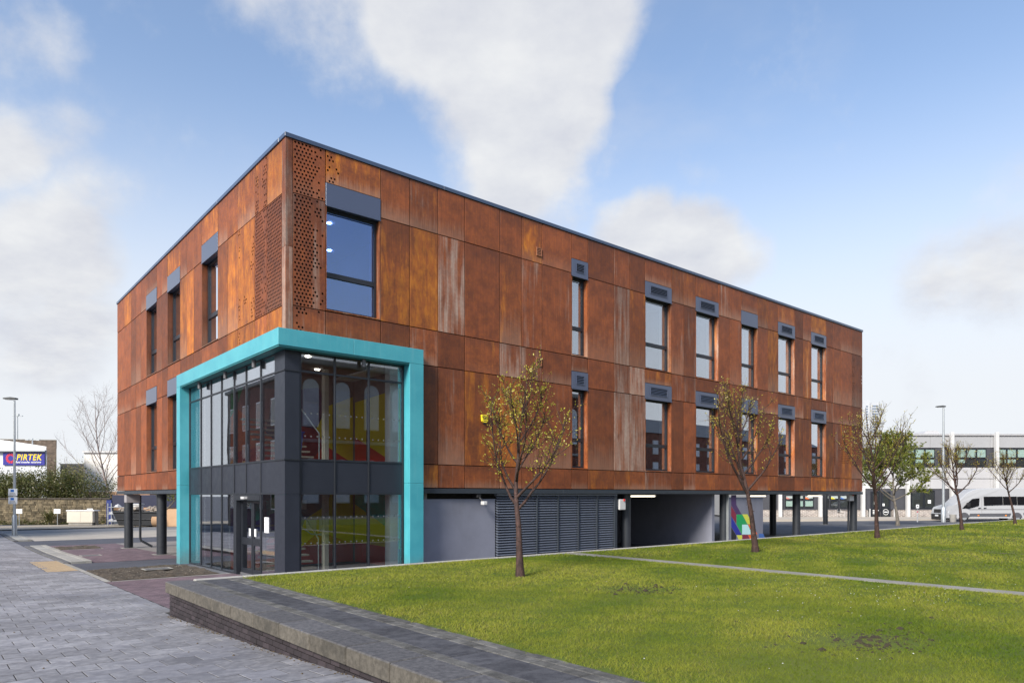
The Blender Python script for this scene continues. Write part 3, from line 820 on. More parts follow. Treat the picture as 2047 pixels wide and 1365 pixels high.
def fbox(m, side, u0, u1, n0, n1, z0, z1, mi=0, bev=0):
    if side == 'R': a = (u0, u1, -n1, -n0, z0, z1)
    else: a = (-n1, -n0, u0, u1, z0, z1)
    if bev: m.bbox(*a, bev, mi)
    else: m.box(*a, mi)
core = MB()
def perforated(m, side, u0, u1, z0, z1, prob, n=0.0):
    pw, ph, r = .10, .0965, .031
    nr = max(1, int(round((z1 - z0) / ph))); ph = (z1 - z0) / nr
    for j in range(nr):
        za, zb = z0 + j * ph, z0 + (j + 1) * ph
        u = u0; off = 0 if j % 2 else pw / 2
        if off: m.add([face(side, q[0], n, q[1]) for q in ((u0, za), (u0 + off, za), (u0 + off, zb), (u0, zb))], [(0, 1, 2, 3) if side == 'R' else (3, 2, 1, 0)]); u = u0 + off
        while u < u1 - 1e-6:
            e = min(u + pw, u1)
            c = ((u + e) / 2, (za + zb) / 2)
            if e - u > pw * .95 and rng.random() < prob((c[0] - u0) / (u1 - u0), (c[1] - z0) / (z1 - z0)):
                outer = [(u, za), ((u + e) / 2, za), (e, za), (e, c[1]), (e, zb), ((u + e) / 2, zb), (u, zb), (u, c[1])]
                angs = [225, 270, 315, 0, 45, 90, 135, 180]
                inn = [(c[0] + r * math.cos(R(g)), c[1] + r * math.sin(R(g))) for g in angs]
                vs = [face(side, q[0], n, q[1]) for q in outer + inn] + [face(side, q[0], n - .006, q[1]) for q in inn]
                fs = [(k, (k + 1) % 8, 8 + (k + 1) % 8, 8 + k) for k in range(8)] + [(8 + k, 8 + (k + 1) % 8, 16 + (k + 1) % 8, 16 + k) for k in range(8)]
                if side == 'L': fs = [f[::-1] for f in fs]
                m.add(vs, fs)
            else:
                m.add([face(side, q[0], n, q[1]) for q in ((u, za), (e, za), (e, zb), (u, zb))], [(0, 1, 2, 3) if side == 'R' else (3, 2, 1, 0)])
            u = e
    # returned edges
    d = n - .03
    for (p, q) in (((u0, z0), (u1, z0)), ((u1, z0), (u1, z1)), ((u1, z1), (u0, z1)), ((u0, z1), (u0, z0))):
        fs = [(0, 1, 2, 3)] if side == 'L' else [(3, 2, 1, 0)]
        m.add([face(side, p[0], n, p[1]), face(side, q[0], n, q[1]), face(side, q[0], d, q[1]), face(side, p[0], d, p[1])], fs)
def panel(side, u0, u1, z0, z1, orange=0., white=0., tone=.5, prob=None, name='cladding_panel'):
    m = MB()
    a, b, c, d = u0 + GAP, u1 - GAP, z0 + GAP, z1 - GAP
    dn = rng.uniform(-.003, .003)
    if prob: perforated(m, side, a, b, c, d, prob, dn)
    else: fbox(m, side, a, b, dn - .03, dn, c, d, 0, .003)
    o = m.build(name, corten, B); o.color = (orange, white, tone, 1)
    # dark wall behind the sheet
    fbox(core, side, u0, u1, -.26, -.075, z0, z1)
    return o
hintR = {  # (column start, row) : orange, chalk, tone
    (2.74, 'c'): (.75, .05, .6), (3.69, 'c'): (.95, .05, .6), (4.68, 'c'): (.3, .85, .6), (7.05, 'c'): (.6, .1, .6), (7.98, 'c'): (.2, .6, .5), (8.9, 'c'): (.2, .45, .45),
    (11.12, 'c'): (.25, .12, .45), (12.51, 'c'): (.2, .95, .5), (13.4, 'c'): (.6, .15, .55), (15.96, 'c'): (.2, .5, .5), (16.77, 'c'): (.2, .65, .5), (19.24, 'c'): (.2, .4, .5), (20.12, 'c'): (.2, .5, .5),
    (22.39, 'c'): (.2, .15, .45), (23.28, 'c'): (.8, .1, .6), (29.02, 'c'): (.4, .55, .55), (29.83, 'c'): (.5, .1, .5), (31.98, 'c'): (.3, .6, .5), (.19, 'c'): (.1, .6, .5), (.19, 'b'): (.2, .6, .5),
    (7.05, 'b'): (.2, .9, .55), (7.98, 'b'): (.2, .8, .55), (12.51, 'b'): (.2, .9, .55), (13.4, 'b'): (.2, .95, .55), (15.96, 'b'): (.2, .6, .5), (16.77, 'b'): (.2, .6, .5), (8.9, 'b'): (.1, .35, .5),
    (4.68, 'a'): (.3, .6, .55), (7.05, 'a'): (.75, .1, .6), (12.51, 'a'): (.3, 1., .6), (13.4, 'a'): (.3, 1., .6), (11.12, 'a'): (.3, .35, .5), (8.9, 'a'): (.3, .45, .5), (15.96, 'a'): (.2, .3, .5), (16.77, 'a'): (.2, .35, .5),
    (29.83, 'a'): (.4, .6, .5), (30.69, 'a'): (.8, .1, .6), (12.51, 'd'): (.2, .55, .5), (7.05, 'd'): (.2, .5, .5), (27.43, 'd'): (.9, 0, .6), (27.43, 'f'): (.95, 0, .65), (25.78, 'f'): (.4, .1, .55)}
hintL = {(.25, 'd'): (1., .05, .75), (2.19, 'c'): (.9, .2, .65), (2.19, 'd'): (.7, .4, .65), (3.59, 'c'): (.85, .3, .7), (3.59, 'd'): (.5, .3, .55), (.25, 'b'): (.9, .1, .7), (2.19, 'b'): (.9, .1, .7), (3.59, 'b'): (.9, .1, .7),
         (5.41, 'd'): (.75, .15, .6), (8.02, 'd'): (.5, .1, .55), (8.86, 'c'): (.75, .05, .6), (8.02, 'c'): (.9, .05, .65), (9.71, 'd'): (.75, .05, .55), (1.28, 'c'): (.3, .1, .5), (.25, 'c'): (.35, .1, .5), (17.61, 'd'): (.95, 0, .65)}
def dense_left(u, v): return 1.0 if u < .66 - .12 * math.sin(v * 9) else (.42 if u < .75 else .28)
def dense_right(u, v): return 1.0 if u > .35 + .2 * math.sin(v * 7) else .3
full = lambda u, v: 1.0
def cornerish(u, v): return .5 if (u < .22 and v < .9 and math.sin(v * 17) > -.3) or (u > .93 and v < .2) else 0.
def stream(u, v): return .55 if (u < .16 + .06 * math.sin(v * 14) and math.sin(v * 11 + 1) > -.55) or (u > .86 and math.sin(v * 9) > .1) or (abs(u - .55) < .08 and .05 < v < .35 and math.sin(v * 30) > 0) else 0.
def two_sides(u, v): return .75 if (u < .28 - .12 * math.sin(v * 8) or (u > .72 and v < .75)) else .0
def sparse(u, v): return .5 if u < .2 and v > .2 else 0
perfR = {(.19, 'd'): dense_left, (.19, 'c'): dense_left, (.19, 'b'): lambda u, v: .5 if u < .35 else .06, (1.09, 'd'): cornerish,
         (31.98, 'c'): lambda u, v: .6 if (u < .3 and .15 < v < .95 and math.sin(v * 21) > -.6) or (u > .8 and .3 < v < .8) else 0,
         (30.69, 'a'): lambda u, v: 1.0 if (v > .28 and u < .97) else 0, (29.83, 'a'): lambda u, v: .6 if ((u < .2 or u > .84) and .25 < v < .9) else 0,
         (31.98, 'a'): lambda u, v: 1.0 if (u > .12 and .25 < v < .97) else (.4 if v > .3 else 0)}
perfL = {(.25, 'c'): full, (1.28, 'c'): dense_right, (1.28, 'd'): two_sides, (2.19, 'c'): stream, (3.59, 'b'): lambda u, v: 0, (2.19, 'b'): lambda u, v: .4 if u > .8 else 0}
def side_panels(side, V, WN, hint, perf, cut):
    for u0, u1 in zip(V, V[1:]):
        win = WN.get(u0, -1)
        rows = [('d', Z4, ZT), ('c', Z3, Z4), ('b', Z2, Z3), ('a', Z1, Z2), ('f', Z0, Z1)]
        for r_, z0, z1 in rows:
            if win >= 0:
                if r_ == 'd': z0 = 10.52
                if r_ == 'c': continue
            if win == 1:
                if r_ == 'b': z0 = 6.57
                if r_ == 'a': continue
            v0 = u0
            if u0 < cut:
                if r_ in 'af':
                    if u1 <= cut + .05: continue
                    v0 = cut - .05
                if r_ == 'b' and u1 <= cut + .05: z0 = max(z0, 6.22)
            if side == 'R': df = (rng.choice((.05, .15, .3, .45, .7)), rng.choice((0, .1, .2, .35, .5, .65)), rng.uniform(.4, .62))
            else: df = (rng.uniform(.3, .75), rng.uniform(0, .2), rng.uniform(.5, .68))
            if side == 'L' and r_ == 'f': df = (rng.uniform(.1, .4), 0, .5)
            if side == 'L' and u0 > 8: df = (df[0] * .6, df[1] * .5, .5)
            h = hint.get((u0, r_), df)
            panel(side, v0, u1, z0, z1, *h, prob=perf.get((u0, r_)))
side_panels('R', RV, RW, hintR, perfR, 3.95)
side_panels('L', LV, LW, hintL, perfL, 8.85)
# folded corner sheets, peeling to bare pale metal on the long side
for z0, z1 in ((6.22, 8.6), (8.6, ZT)):
    m = MB()
    g = .004
    m.add([(0, 0, z0 + g), (.185, 0, z0 + g), (.185, .03, z0 + g), (.03, .03, z0 + g), (.03, .24, z0 + g), (0, .24, z0 + g),
           (0, 0, z1 - g), (.185, 0, z1 - g), (.185, .03, z1 - g), (.03, .03, z1 - g), (.03, .24, z1 - g), (0, .24, z1 - g)],
          [(0, 1, 7, 6), (1, 2, 8, 7), (2, 3, 9, 8), (3, 4, 10, 9), (4, 5, 11, 10), (5, 0, 6, 11), (5, 4, 3, 2, 1, 0), (6, 7, 8, 9, 10, 11)])
    o = m.build('corner_panel', corten, B); o.color = (.35, 1.0 if z0 < 8 else .85, .55, 1)
# remaining faces of the block (rear and far end), plain sheets in bays
for z0, z1 in ((Z0, Z1), (Z1, Z2), (Z2, Z3), (Z3, Z4), (Z4, ZT)):
    k = 0
    while k < 14:
        m = MB(); m.bbox(LA - .03, LA, k * LB / 14 + GAP + .04, (k + 1) * LB / 14 - GAP, z0 + GAP, z1 - GAP, .003); o = m.build('cladding_panel', corten, B); o.color = (rng.uniform(0, .5), rng.uniform(0, .4), .5, 1); k += 1
    m = MB(); m.box(.04, LA - .04, LB - .03, LB, z0 + GAP, z1 - GAP); o = m.build('cladding_panel', corten, B); o.color = (.3, .2, .5, 1)
fbox(core, 'R', 0.03, LA - .03, -LB + .08, -LB + .26, Z0, ZT)
core.box(LA - .26, LA - .075, .27, LB - .27, Z0, ZT)
core.box(.04, .24, .04, .26, 6.2, ZT)
core.build('wall', membrane, B)

# roof edge cap in lengths
capz0, capz1 = 11.38, 11.49
a = -.03
while a < LA + .02:
    e = min(a + 4.9, LA + .03); m = MB(); m.bbox(a, e - .004, -.035, .40, capz0, capz1, .006); m.build('parapet_cap', cap_m, B); a = e
b_ = .404
while b_ < LB:
    e = min(b_ + 5.0, LB + .03); m = MB(); m.bbox(-.035, .40, b_, e - .004, capz0, capz1, .006); m.build('parapet_cap', cap_m, B)
    m = MB(); m.bbox(LA - .4, LA + .035, b_, e - .004, capz0, capz1, .006); m.build('parapet_cap', cap_m, B); b_ = e
m = MB(); m.box(.3, LA - .3, .3, LB - .3, 11.05, 11.2); m.build('roof', M('roof_membrane', (.12, .12, .13), .8), B)

# windows
def window(side, u0, u1, zs, zh, zbox, vent, pane_m=None):
    dep = .24
    # steel box over the window
    sb = MB(); fbox(sb, side, u0 + .006, u1 - .006, -.2, .012, zh - .03, zbox - .006, 0, .004)
    fbox(sb, side, u0 + .002, u1 - .002, .012, .030, zh - .065, zh - .035, 0, .003)
    s_ = sb.build('spandrel_box', spandrel_m, B)
    if vent:
        w = (u1 - u0); vw = .62 * w if w > 1 else .45 * w; c = (u0 + u1) / 2
        z0, z1 = zh + .13, zbox - .15
        v = MB(); fbox(v, side, c - vw / 2, c + vw / 2, .012, .016, z0, z1); v.build('vent_recess', membrane, s_)
        nb = 5
        for k in range(nb):
            zz = z0 + (z1 - z0) * (k + .5) / nb
            v = MB(); vs = [face(side, c - vw / 2, .018, zz + .014), face(side, c + vw / 2, .018, zz + .014), face(side, c + vw / 2, .034, zz - .010), face(side, c - vw / 2, .034, zz - .010)]
            vs2 = [face(side, c - vw / 2, .015, zz + .009), face(side, c + vw / 2, .015, zz + .009), face(side, c + vw / 2, .031, zz - .015), face(side, c - vw / 2, .031, zz - .015)]
            v.add(vs + vs2, [(0, 1, 2, 3), (7, 6, 5, 4), (0, 3, 7, 4), (1, 5, 6, 2), (2, 6, 7, 3), (0, 4, 5, 1)]); v.build('vent_slat', spandrel_m, s_)
        v = MB()
        for q in ((c - vw / 2 - .02, c - vw / 2, z0 - .02, z1 + .02), (c + vw / 2, c + vw / 2 + .02, z0 - .02, z1 + .02), (c - vw / 2, c + vw / 2, z0 - .02, z0), (c - vw / 2, c + vw / 2, z1, z1 + .02)):
            fbox(v, side, q[0], q[1], .012, .034, q[2], q[3])
        v.build('vent_frame', spandrel_m, s_)
    # window frame with transom, glass, rusty reveal
    f0, f1 = u0 + .035, u1 - .035 if side == 'R' else u1 - .035
    rev = MB()
    fbox(rev, side, u0, u0 + .03, -dep, -.002, zs, zh - .07); fbox(rev, side, u1 - .03, u1, -dep, -.002, zs, zh - .07)
    fbox(rev, side, u0 + .03, u1 - .03, -dep, .012, zs, zs + .03)
    w_ = MB(); fw = .075
    a0, a1, c0, c1 = u0 + .03, u1 - .03, zs + .032, zh - .035
    zt = zs + .36 * (zh - zs)
    fbox(w_, side, a0, a0 + fw, -dep - .03, -dep + .06, c0, c1); fbox(w_, side, a1 - fw, a1, -dep - .03, -dep + .06, c0, c1)
    fbox(w_, side, a0 + fw, a1 - fw, -dep - .03, -dep + .058, c0, c0 + fw); fbox(w_, side, a0 + fw, a1 - fw, -dep - .03, -dep + .058, c1 - fw, c1)
    fbox(w_, side, a0 + fw, a1 - fw, -dep - .03, -dep + .057, zt - .065, zt + .065)
    win = w_.build('window', dark_frame, B)
    r_ = rev.build('reveal', corten, win); r_.color = (.6, .7, .55, 1) if side == 'R' else (.25, .1, .35, 1)  # one rust, paler on lit jambs, darker on shaded ones: light set by colour
    for z0, z1 in ((c0 + fw, zt - .065), (zt + .065, c1 - fw)):
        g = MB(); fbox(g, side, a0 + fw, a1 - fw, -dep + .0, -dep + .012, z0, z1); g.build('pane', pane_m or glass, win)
    # white lining inside the opening
    li = MB(); n0, n1 = -dep - .34, -dep - .035
    fbox(li, side, u0 - .02, u0 + .05, n0, n1, zs - .02, zh); fbox(li, side, u1 - .05, u1 + .02, n0, n1, zs - .02, zh)
    fbox(li, side, u0 + .05, u1 - .05, n0, n1, zs - .02, zs + .05); fbox(li, side, u0 + .05, u1 - .05, n0, n1, zh - .05, zh)
    li.build('lining', white_in, win)
    return win
NX = dict(zip(RV, RV[1:])); NL = dict(zip(LV, LV[1:]))
for u, both in RW.items():
    vent = u not in (1.09, 21.02)
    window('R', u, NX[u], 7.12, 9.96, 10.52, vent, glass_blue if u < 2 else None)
    if both: window('R', u, NX[u], 3.14, 6.0, 6.57, vent)
for u, both in LW.items():
    window('L', u, NL[u], 7.12, 9.96, 10.52, False)
    if both: window('L', u, NL[u], 3.14, 6.0, 6.57, False)
# small square wall vents
for u, z in ((8.62, 9.62 + .62), (8.62, 6.55)):
    m = MB(); 
    for q in ((u, u + .03, z, z + .28), (u + .21, u + .24, z, z + .28), (u + .03, u + .21, z, z + .03), (u + .03, u + .21, z + .25, z + .28)): fbox(m, 'R', q[0], q[1], .004, .03, q[2], q[3])
    v = m.build('wall_vent', M('rust_vent', (.30, .12, .06), .6), B); m = MB(); fbox(m, 'R', u + .03, u + .21, .004, .010, z + .03, z + .25); m.build('vent_recess', membrane, v)
    for k in range(4):
        m = MB(); fbox(m, 'R', u + .03, u + .21, .011, .024, z + .045 + k * .052, z + .07 + k * .052); m.build('vent_slat', M('rust_vent', (.30, .12, .06), .6), v)

# floors, rooms
m = MB(); m.box(.27, LA - .27, .27, LB - .27, 2.30, 2.95); m.build('floor_slab', soffit_m, B)
m = MB(); m.box(3.6, LA - .27, .27, LB - .27, 6.12, 6.95); m.box(.27, 3.6, 8.6, LB - .27, 6.12, 6.95); m.build('floor_slab', white_in, B)
m = MB(); m.box(.27, 3.6, .27, 8.6, 6.18, 6.95); m.build('lobby_ceiling', M('lobby_ceiling_grey', (.16, .15, .14), .8), B)
m = MB(); m.box(.27, LA - .27, .27, LB - .27, 10.1, 10.3); m.build('ceiling', white_in, B)
m = MB()
m.box(.3, LA - .3, 6.2, 6.35, 2.95, 10.1)
for a in (3.62, 8.2, 13.0, 16.9, 20.2, 23.5, 26.6, 30.5): m.box(a, a + .1, .62, 6.2, 6.95 if a < 5 else 2.95, 10.1)
m.box(5.6, 5.75, 6.35, LB - .3, 2.95, 10.1)
for b_ in (8.4, 12.2): m.box(.62, 5.6, b_, b_ + .1, 2.95, 10.1)
m.build('partition', room_grey, B)
for (a, b_, z) in ((1.9, 1.5, 10.09), (1.75, 2.6, 10.09), (2.9, 3.6, 10.09), (15.2, 2.4, 6.11), (18.3, 2.6, 6.11), (21.7, 1.6, 6.11), (1.3, 1.6, 6.17), (2.4, 3.4, 6.17), (21.8, 1.5, 10.09)):
    m = MB(); m.cyl((a, b_), .075, z - .015, z - .004, 16); m.build('downlight', spot_light, B)

# fascia beam, soffit, undercroft
fz0, fz1 = 2.26, 2.405
for s_, e in (('R', LA), ('L', LB)):
    u = 3.96 if s_ == 'R' else 8.9
    while u < e:
        v = min(u + 5.9, e); m = MB(); fbox(m, s_, u + .002, v - .002, -.30, .03, fz0, fz1, 0, .006); m.build('fascia', fascia_m, B); u = v
m = MB(); m.bbox(LA - .3, LA + .03, .31, LB, fz0, fz1, .006); m.build('fascia', fascia_m, B)
m = MB(); m.box(.3, LA - .3, LB - .27, LB + .03, fz0, fz1); m.build('fascia', fascia_m, B)
GZ = lambda b: gb(b) - .02
# ground floor block: rendered wall, louvres, return walls
m = MB(); m.box(4.0, 6.97, .14, .34, GZ(.1), 2.09); m.build('rendered_wall', render_grey, B)
m = MB(); m.box(3.99, 12.75, .36, .42, GZ(.1), 2.28); m.build('backing_wall', membrane, B)
m = MB(); m.box(12.66, 12.78, .43, 9.0, GZ(6), 2.28); m.build('rendered_wall', render_grey, B)
m = MB(); m.box(.1, 12.78, 9.02, 9.2, GZ(9.2), 2.28); m.build('rendered_wall', render_grey, B)
m = MB(); m.box(12.8, 23.0, 9.4, 9.6, GZ(9.4), 2.28); m.build('rendered_wall', render_grey, B)
m = MB(); m.box(19.22, 19.42, .32, 9.38, GZ(6), 2.28); m.build('rendered_wall', render_grey, B)
m = MB(); m.box(4.4, 4.6, .43, 9.0, GZ(6), 2.28); m.build('rendered_wall', render_grey, B)
# louvre screen: posts and blades one by one
ls = [7.0, 8.74, 9.72, 10.72, 11.68, 12.62]
lb = -.02
for i, u in enumerate(ls):
    if 0 < i < 5: m = MB(); m.bbox(u - .028, u + .028, .06, .14, lb, 2.22, .004); m.build('louvre_post', fascia_m, B)
m = MB(); m.bbox(12.60, 12.74, .05, .2, lb, 2.22, .004); m.build('louvre_post', fascia_m, B)
m = MB(); m.bbox(6.975, 12.74, .045, .2, 2.19, 2.255, .004); m.build('louvre_head', louvre_m, B)
nbl = 26
pm = None
for i in range(5):
    u0, u1 = ls[i] + (.03 if i else 0.), ls[i + 1] - .03
    segs = [(u0, u1)] if i else [(u0, (u0 + u1) / 2 - .003), ((u0 + u1) / 2 + .003, u1)]
    for (p, q) in segs:
        me = None
        for k in range(nbl):
            z = .02 + k * .084
            if me is None:
                m = MB(); m.prism([(.180, .052), (.180, .060), (.084, .002), (.080, -.003), (.083, -.010), (.092, -.006)], 'x', p, q)
                o = m.build('louvre_blade', louvre_m, B, (0, 0, z)); me = o.data
            else: put('louvre_blade', me, B, (0, 0, z))
# columns
def colx(px, off):            # column centre on the line at depth off behind the long facade
    k = (px - CX) / FPX; o = W(0, off); return (k * o.y - o.x) / (CA - k * SA)
for (a, b_, r_) in ((colx(1251, .38), .38, .19), (colx(1447, .38), .38, .19), (colx(1592, .42), .42, .19), (colx(1706, .42), .42, .19), (colx(1545, 4.2), 4.2, .19),
                    (colx(1650, 10.), 10., .19), (.36, 13.8, .19), (.36, 19.9, .19), (7.2, 19.9, .19), (14., 19.9, .19), (21., 19.9, .19), (28., 19.9, .19), (32.8, 10., .19), (32.8, 19.9, .19), (26., 10., .19)):
    m = MB(); m.cyl((a, b_), r_, GZ(b_) - .05, 2.30, 24); c = m.build('column', column_m, B)
    m = MB(); m.box(a - .3, a + .3, b_ - .3, b_ + .3, GZ(b_) - .1, gb(b_) + .014); m.build('base_plate', conc, c)
# downpipe with a kicked foot by the rear left column, and one at the far right
m = MB(); b_ = 19.4; g = gb(b_)
m.tube([(.75, b_, 2.2), (.75, b_, g + .5), (.78, b_, g + .36), (1.25, b_ - .1, g + .06)], .055, 10); m.build('downpipe', column_m, B)
m = MB(); a = colx(1696, .55); m.tube([(a, .55, 2.1), (a, .55, -.1)], .055, 10); m.build('downpipe', column_m, B)
m = MB(); m.tube([(12.95, .30, 2.2), (12.95, .30, -.1)], .05, 10); m.build('downpipe', column_m, B)
# service boxes and strip lights under the soffit
for (a, b_, w, z0, z1) in ((13.02, .12, .34, 1.66, 2.06), (colx(1696, .40), .30, .50, 1.90, 2.24)):
    m = MB(); m.bbox(a - w / 2, a + w / 2, b_ - .1, b_ + .1, z0, z1, .015); o = m.build('service_box', white_paint, B)
    m = MB(); m.cyl((a + w * .2, b_ - .11), .04, z1 - .07, z1 + .01, 12); m.build('warning_lamp', M('red_lens', (.45, .02, .02), .3), o)
m = MB(); m.bbox(.02, .62, 18.75, 19.15, 1.86, 2.25, .02); m.build('service_box', M('grey_box', (.30, .28, .29), .5), B)
for (a, b_, l) in ((14.9, .75, 1.9), (24.4, 1.2, 1.5), (30.2, 1.2, 1.5)):
    m = MB(); m.bbox(a - l / 2, a + l / 2, b_ - .07, b_ + .07, 2.20, 2.25, .01); o = m.build('strip_light', white_paint, B)
    m = MB(); m.tube([(a - l / 2 + .03, b_, 2.175), (a + l / 2 - .03, b_, 2.175)], .032, 10); m.build('tube', tube_light, o)
m = MB(); m.bbox(.93, 1.07, 9.6, 11.4, 2.20, 2.25, .01); o = m.build('strip_light', white_paint, B)
m = MB(); m.tube([(1.0, 9.63, 2.175), (1.0, 11.37, 2.175)], .032, 10); m.build('tube', tube_light, o)
# wall lamp over the rendered wall
m = MB(); m.bbox(6.14, 6.30, .0, .30, 2.13, 2.25, .01); m.tube([(6.24, .0, 2.13), (6.30, -.1, 2.0)], .03, 8); o = m.build('flood_lamp', black_plastic, B)
m = MB(); m.bbox(6.24, 6.40, -.2, -.04, 1.90, 2.02, .02); m.build('lamp_head', white_paint, o)

# mural on the short undercroft wall
mu = MB(); mu.box(20.2, 23.05, .12, .32, GZ(.2), 2.12); mw = mu.build('rendered_wall', render_grey, B)
m = MB(); m.box(20.15, 20.20, .10, .34, GZ(.2), 2.25); m.build('trim', steel, B)
def mural(polys, pt, parent, name='mural'):
    m = MB(); mats = []
    for k, (c, pl) in enumerate(polys):
        if C_[c] not in mats: mats.append(C_[c])
        m.add([pt(p, .003 + .0002 * (k % 3)) for p in pl], [tuple(range(len(pl)))], mats.index(C_[c]))
    return m.build(name, mats, parent)
def pxwall(p, n):             # mural corner given as a photo pixel on the wall's front plane (b = .12)
    k = (p[0] - CX) / FPX; o = W(0, .12); a = (k * o.y - o.x) / (CA - k * SA); d = o.y + SA * a
    return (a, .12 - n, max(GZ(.2), EYE - (p[1] - HY) / FPX * d))
x_ = lambda u: 1440 + u / 6.823
y_ = lambda v: 970 + v / 6.823
mural([(c, [(x_(u), y_(v)) for u, v in pl]) for c, pl in (
    ('purple', [(146, 130), (216, 130), (216, 262), (146, 262)]), ('purple', [(146, 262), (216, 262), (288, 392), (216, 392)]),
    ('maroon', [(146, 275), (216, 392), (216, 520), (146, 415)]), ('green', [(220, 396), (298, 396), (368, 530), (294, 530), (294, 664), (220, 530)]),
    ('lime', [(298, 392), (370, 392), (434, 526), (370, 526)]), ('blue', [(148, 420), (216, 540), (290, 672), (216, 672), (148, 560)]),
    ('pale', [(296, 532), (372, 532), (438, 666), (296, 666)]), ('orange', [(376, 530), (438, 530), (505, 664), (440, 664)]),
    ('black', [(148, 566), (216, 680), (216, 790), (148, 790)]), ('lime', [(222, 676), (296, 676), (296, 790), (270, 790)]),
    ('maroon', [(300, 672), (372, 672), (430, 790), (300, 790)]), ('orange', [(376, 672), (460, 672), (520, 790), (434, 790)]), ('skyblue', [(524, 656), (584, 656), (640, 790), (524, 790)]))], pxwall, mw)

# ------------------------------------------------------------------ glazed entrance corner with turquoise frame
PN = .32                                     # how far the frame stands proud
bz = lambda b: gb(b) - .03
def tq(m, *a): m.bbox(*a, .006)
for (q, nm) in (((-PN, 1.75, -PN, .02, 5.97, 6.40), 0), ((1.754, 3.96, -PN, .02, 5.97, 6.40), 0), ((-PN, .02, .024, 4.4, 5.97, 6.40), 0), ((-PN, .02, 4.404, 8.92, 5.97, 6.40), 0),
                ((3.50, 3.96, -PN, .06, bz(0), 2.55), 0), ((3.50, 3.96, -PN, .06, 2.554, 5.966), 0), ((-PN, .06, 8.52, 8.92, bz(9), 2.55), 0), ((-PN, .06, 8.52, 8.92, 2.554, 5.966), 0)):
    m = MB(); tq(m, *q); m.build('portal_panel', turq, B)
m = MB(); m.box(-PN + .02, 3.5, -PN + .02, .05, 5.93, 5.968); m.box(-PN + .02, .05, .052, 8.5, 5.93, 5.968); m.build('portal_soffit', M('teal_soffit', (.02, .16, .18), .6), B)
for (a, b_) in ((2.15, -.13), (-.13, 1.9), (-.13, 4.3), (-.13, 6.9)):
    m = MB(); m.cyl((a, b_), .055, 5.72, 5.93, 16); m.build('soffit_lamp', M('grey_lamp_body', (.10, .10, .11), .4), B)
cz = [(5.46, 5.92), (3.16, 5.40), (2.28, 3.10), (None, 2.22)]
AM = [.39, 1.36, 2.37, 3.46]; BM = [.68, 1.74, 2.88, 3.90, 5.06, 6.11, 7.20, 8.50]
def mull(side, u, z0, z1, w=.052): 
    m = MB(); fbox(m, side, u - w / 2, u + w / 2, -.10, .014, z0, z1, 0, .004); m.build('mullion', dark_frame, B)
for u in AM: mull('R', u, bz(0), 5.93)
for u in BM:
    mull('L', u, bz(u) if u != 2.88 else 2.25, 5.93)
for side, ms in (('R', AM), ('L', BM)):
    for u0, u1 in zip(ms, ms[1:]):
        for z in (5.43, 3.13, 2.25, 5.93):
            m = MB(); fbox(m, side, u0 + .026, u1 - .026, -.095, .010, z - .026, z + .026, 0, .003); m.build('transom', dark_frame, B)
        door = side == 'L' and 1.7 < u0 < 3.8
        g0 = bz(u0) + .06
        for k, (z0, z1) in enumerate(cz):
            if k == 3 and door: continue
            if k == 3: z0 = g0
            m = MB()
            if k == 2: fbox(m, side, u0 + .026, u1 - .026, -.05, -.006, z0 - .03, z1 + .03, 0, .003); m.build('spandrel_panel', panel_dark, B)
            else:
                fbox(m, side, u0 + .026, u1 - .026, -.022, -.010, z0 - .03, z1 + .03)
                m.build('pane', glass_wavy if (side == 'L' and 2.5 < u0) else glass_lobby, B)
        if not door:
            m = MB(); fbox(m, side, u0 + .026, u1 - .026, -.095, .010, g0 - .12, g0, 0, .003); m.build('transom', dark_frame, B)
# dark corner casing
for z0, z1 in ((bz(0), 2.22), (2.225, 3.125), (3.13, 5.40), (5.405, 5.93)):
    m = MB(); e = .036
    pl = [(-e, -e), (.355, -e), (.355, .05), (.05, .05), (.05, .645), (-e, .645)]
    m.prism(pl, 'z', z0, z1); m.build('corner_casing', panel_dark, B)
m = MB(); m.prism([(-.06, -.06), (.355, -.06), (.355, -.037), (-.037, -.037), (-.037, .645), (-.06, .645)], 'z', 5.395, 5.43); m.prism([(-.06, -.06), (.355, -.06), (.355, -.037), (-.037, -.037), (-.037, .645), (-.06, .645)], 'z', 3.105, 3.145); m.build('casing_band', dark_frame, B)
# sliding door set back in its bay
g0 = gb(2.8)
m = MB(); m.box(-.02, .30, 3.66, 3.87, g0 - .03, 2.22); m.box(-.02, .30, 1.77, 3.66, 2.06, 2.22); m.build('door_frame', dark_frame, B)
m = MB(); m.box(-.12, .0, 2.74, 3.0, 2.10, 2.17); o = m.build('door_sensor', white_paint, B)
for (b0, b1) in ((1.78, 2.70), (2.715, 3.65)):
    m = MB(); x0, x1 = .12, .17
    m.box(x0, x1, b0, b0 + .09, g0 + .01, 2.05); m.box(x0, x1, b1 - .09, b1, g0 + .01, 2.05); m.box(x0, x1, b0 + .09, b1 - .09, g0 + .01, g0 + .18); m.box(x0, x1, b0 + .09, b1 - .09, 1.98, 2.05); m.box(x0, x1, b0 + .09, b1 - .09, g0 + .88, g0 + 1.08)
    d = m.build('door', dark_frame, B)
    m = MB(); m.box(x0 + .02, x0 + .03, b0 + .09, b1 - .09, g0 + .18, g0 + .88); m.box(x0 + .02, x0 + .03, b0 + .09, b1 - .09, g0 + 1.08, 1.98); m.build('pane', glass_wavy, d)
    c = b0 + .2 if b0 > 2 else b1 - .22
    m = MB(); m.box(x0 - .004, x0 - .001, c - .07, c + .07, g0 + 1.14, g0 + 1.36); pp = m.build('paper_notice', white_sign, d)
m = MB(); m.box(-.004, .002, 1.16, 1.46, g0 + 1.3, g0 + 1.72); m.build('paper_notice', white_sign, B)
m = MB()
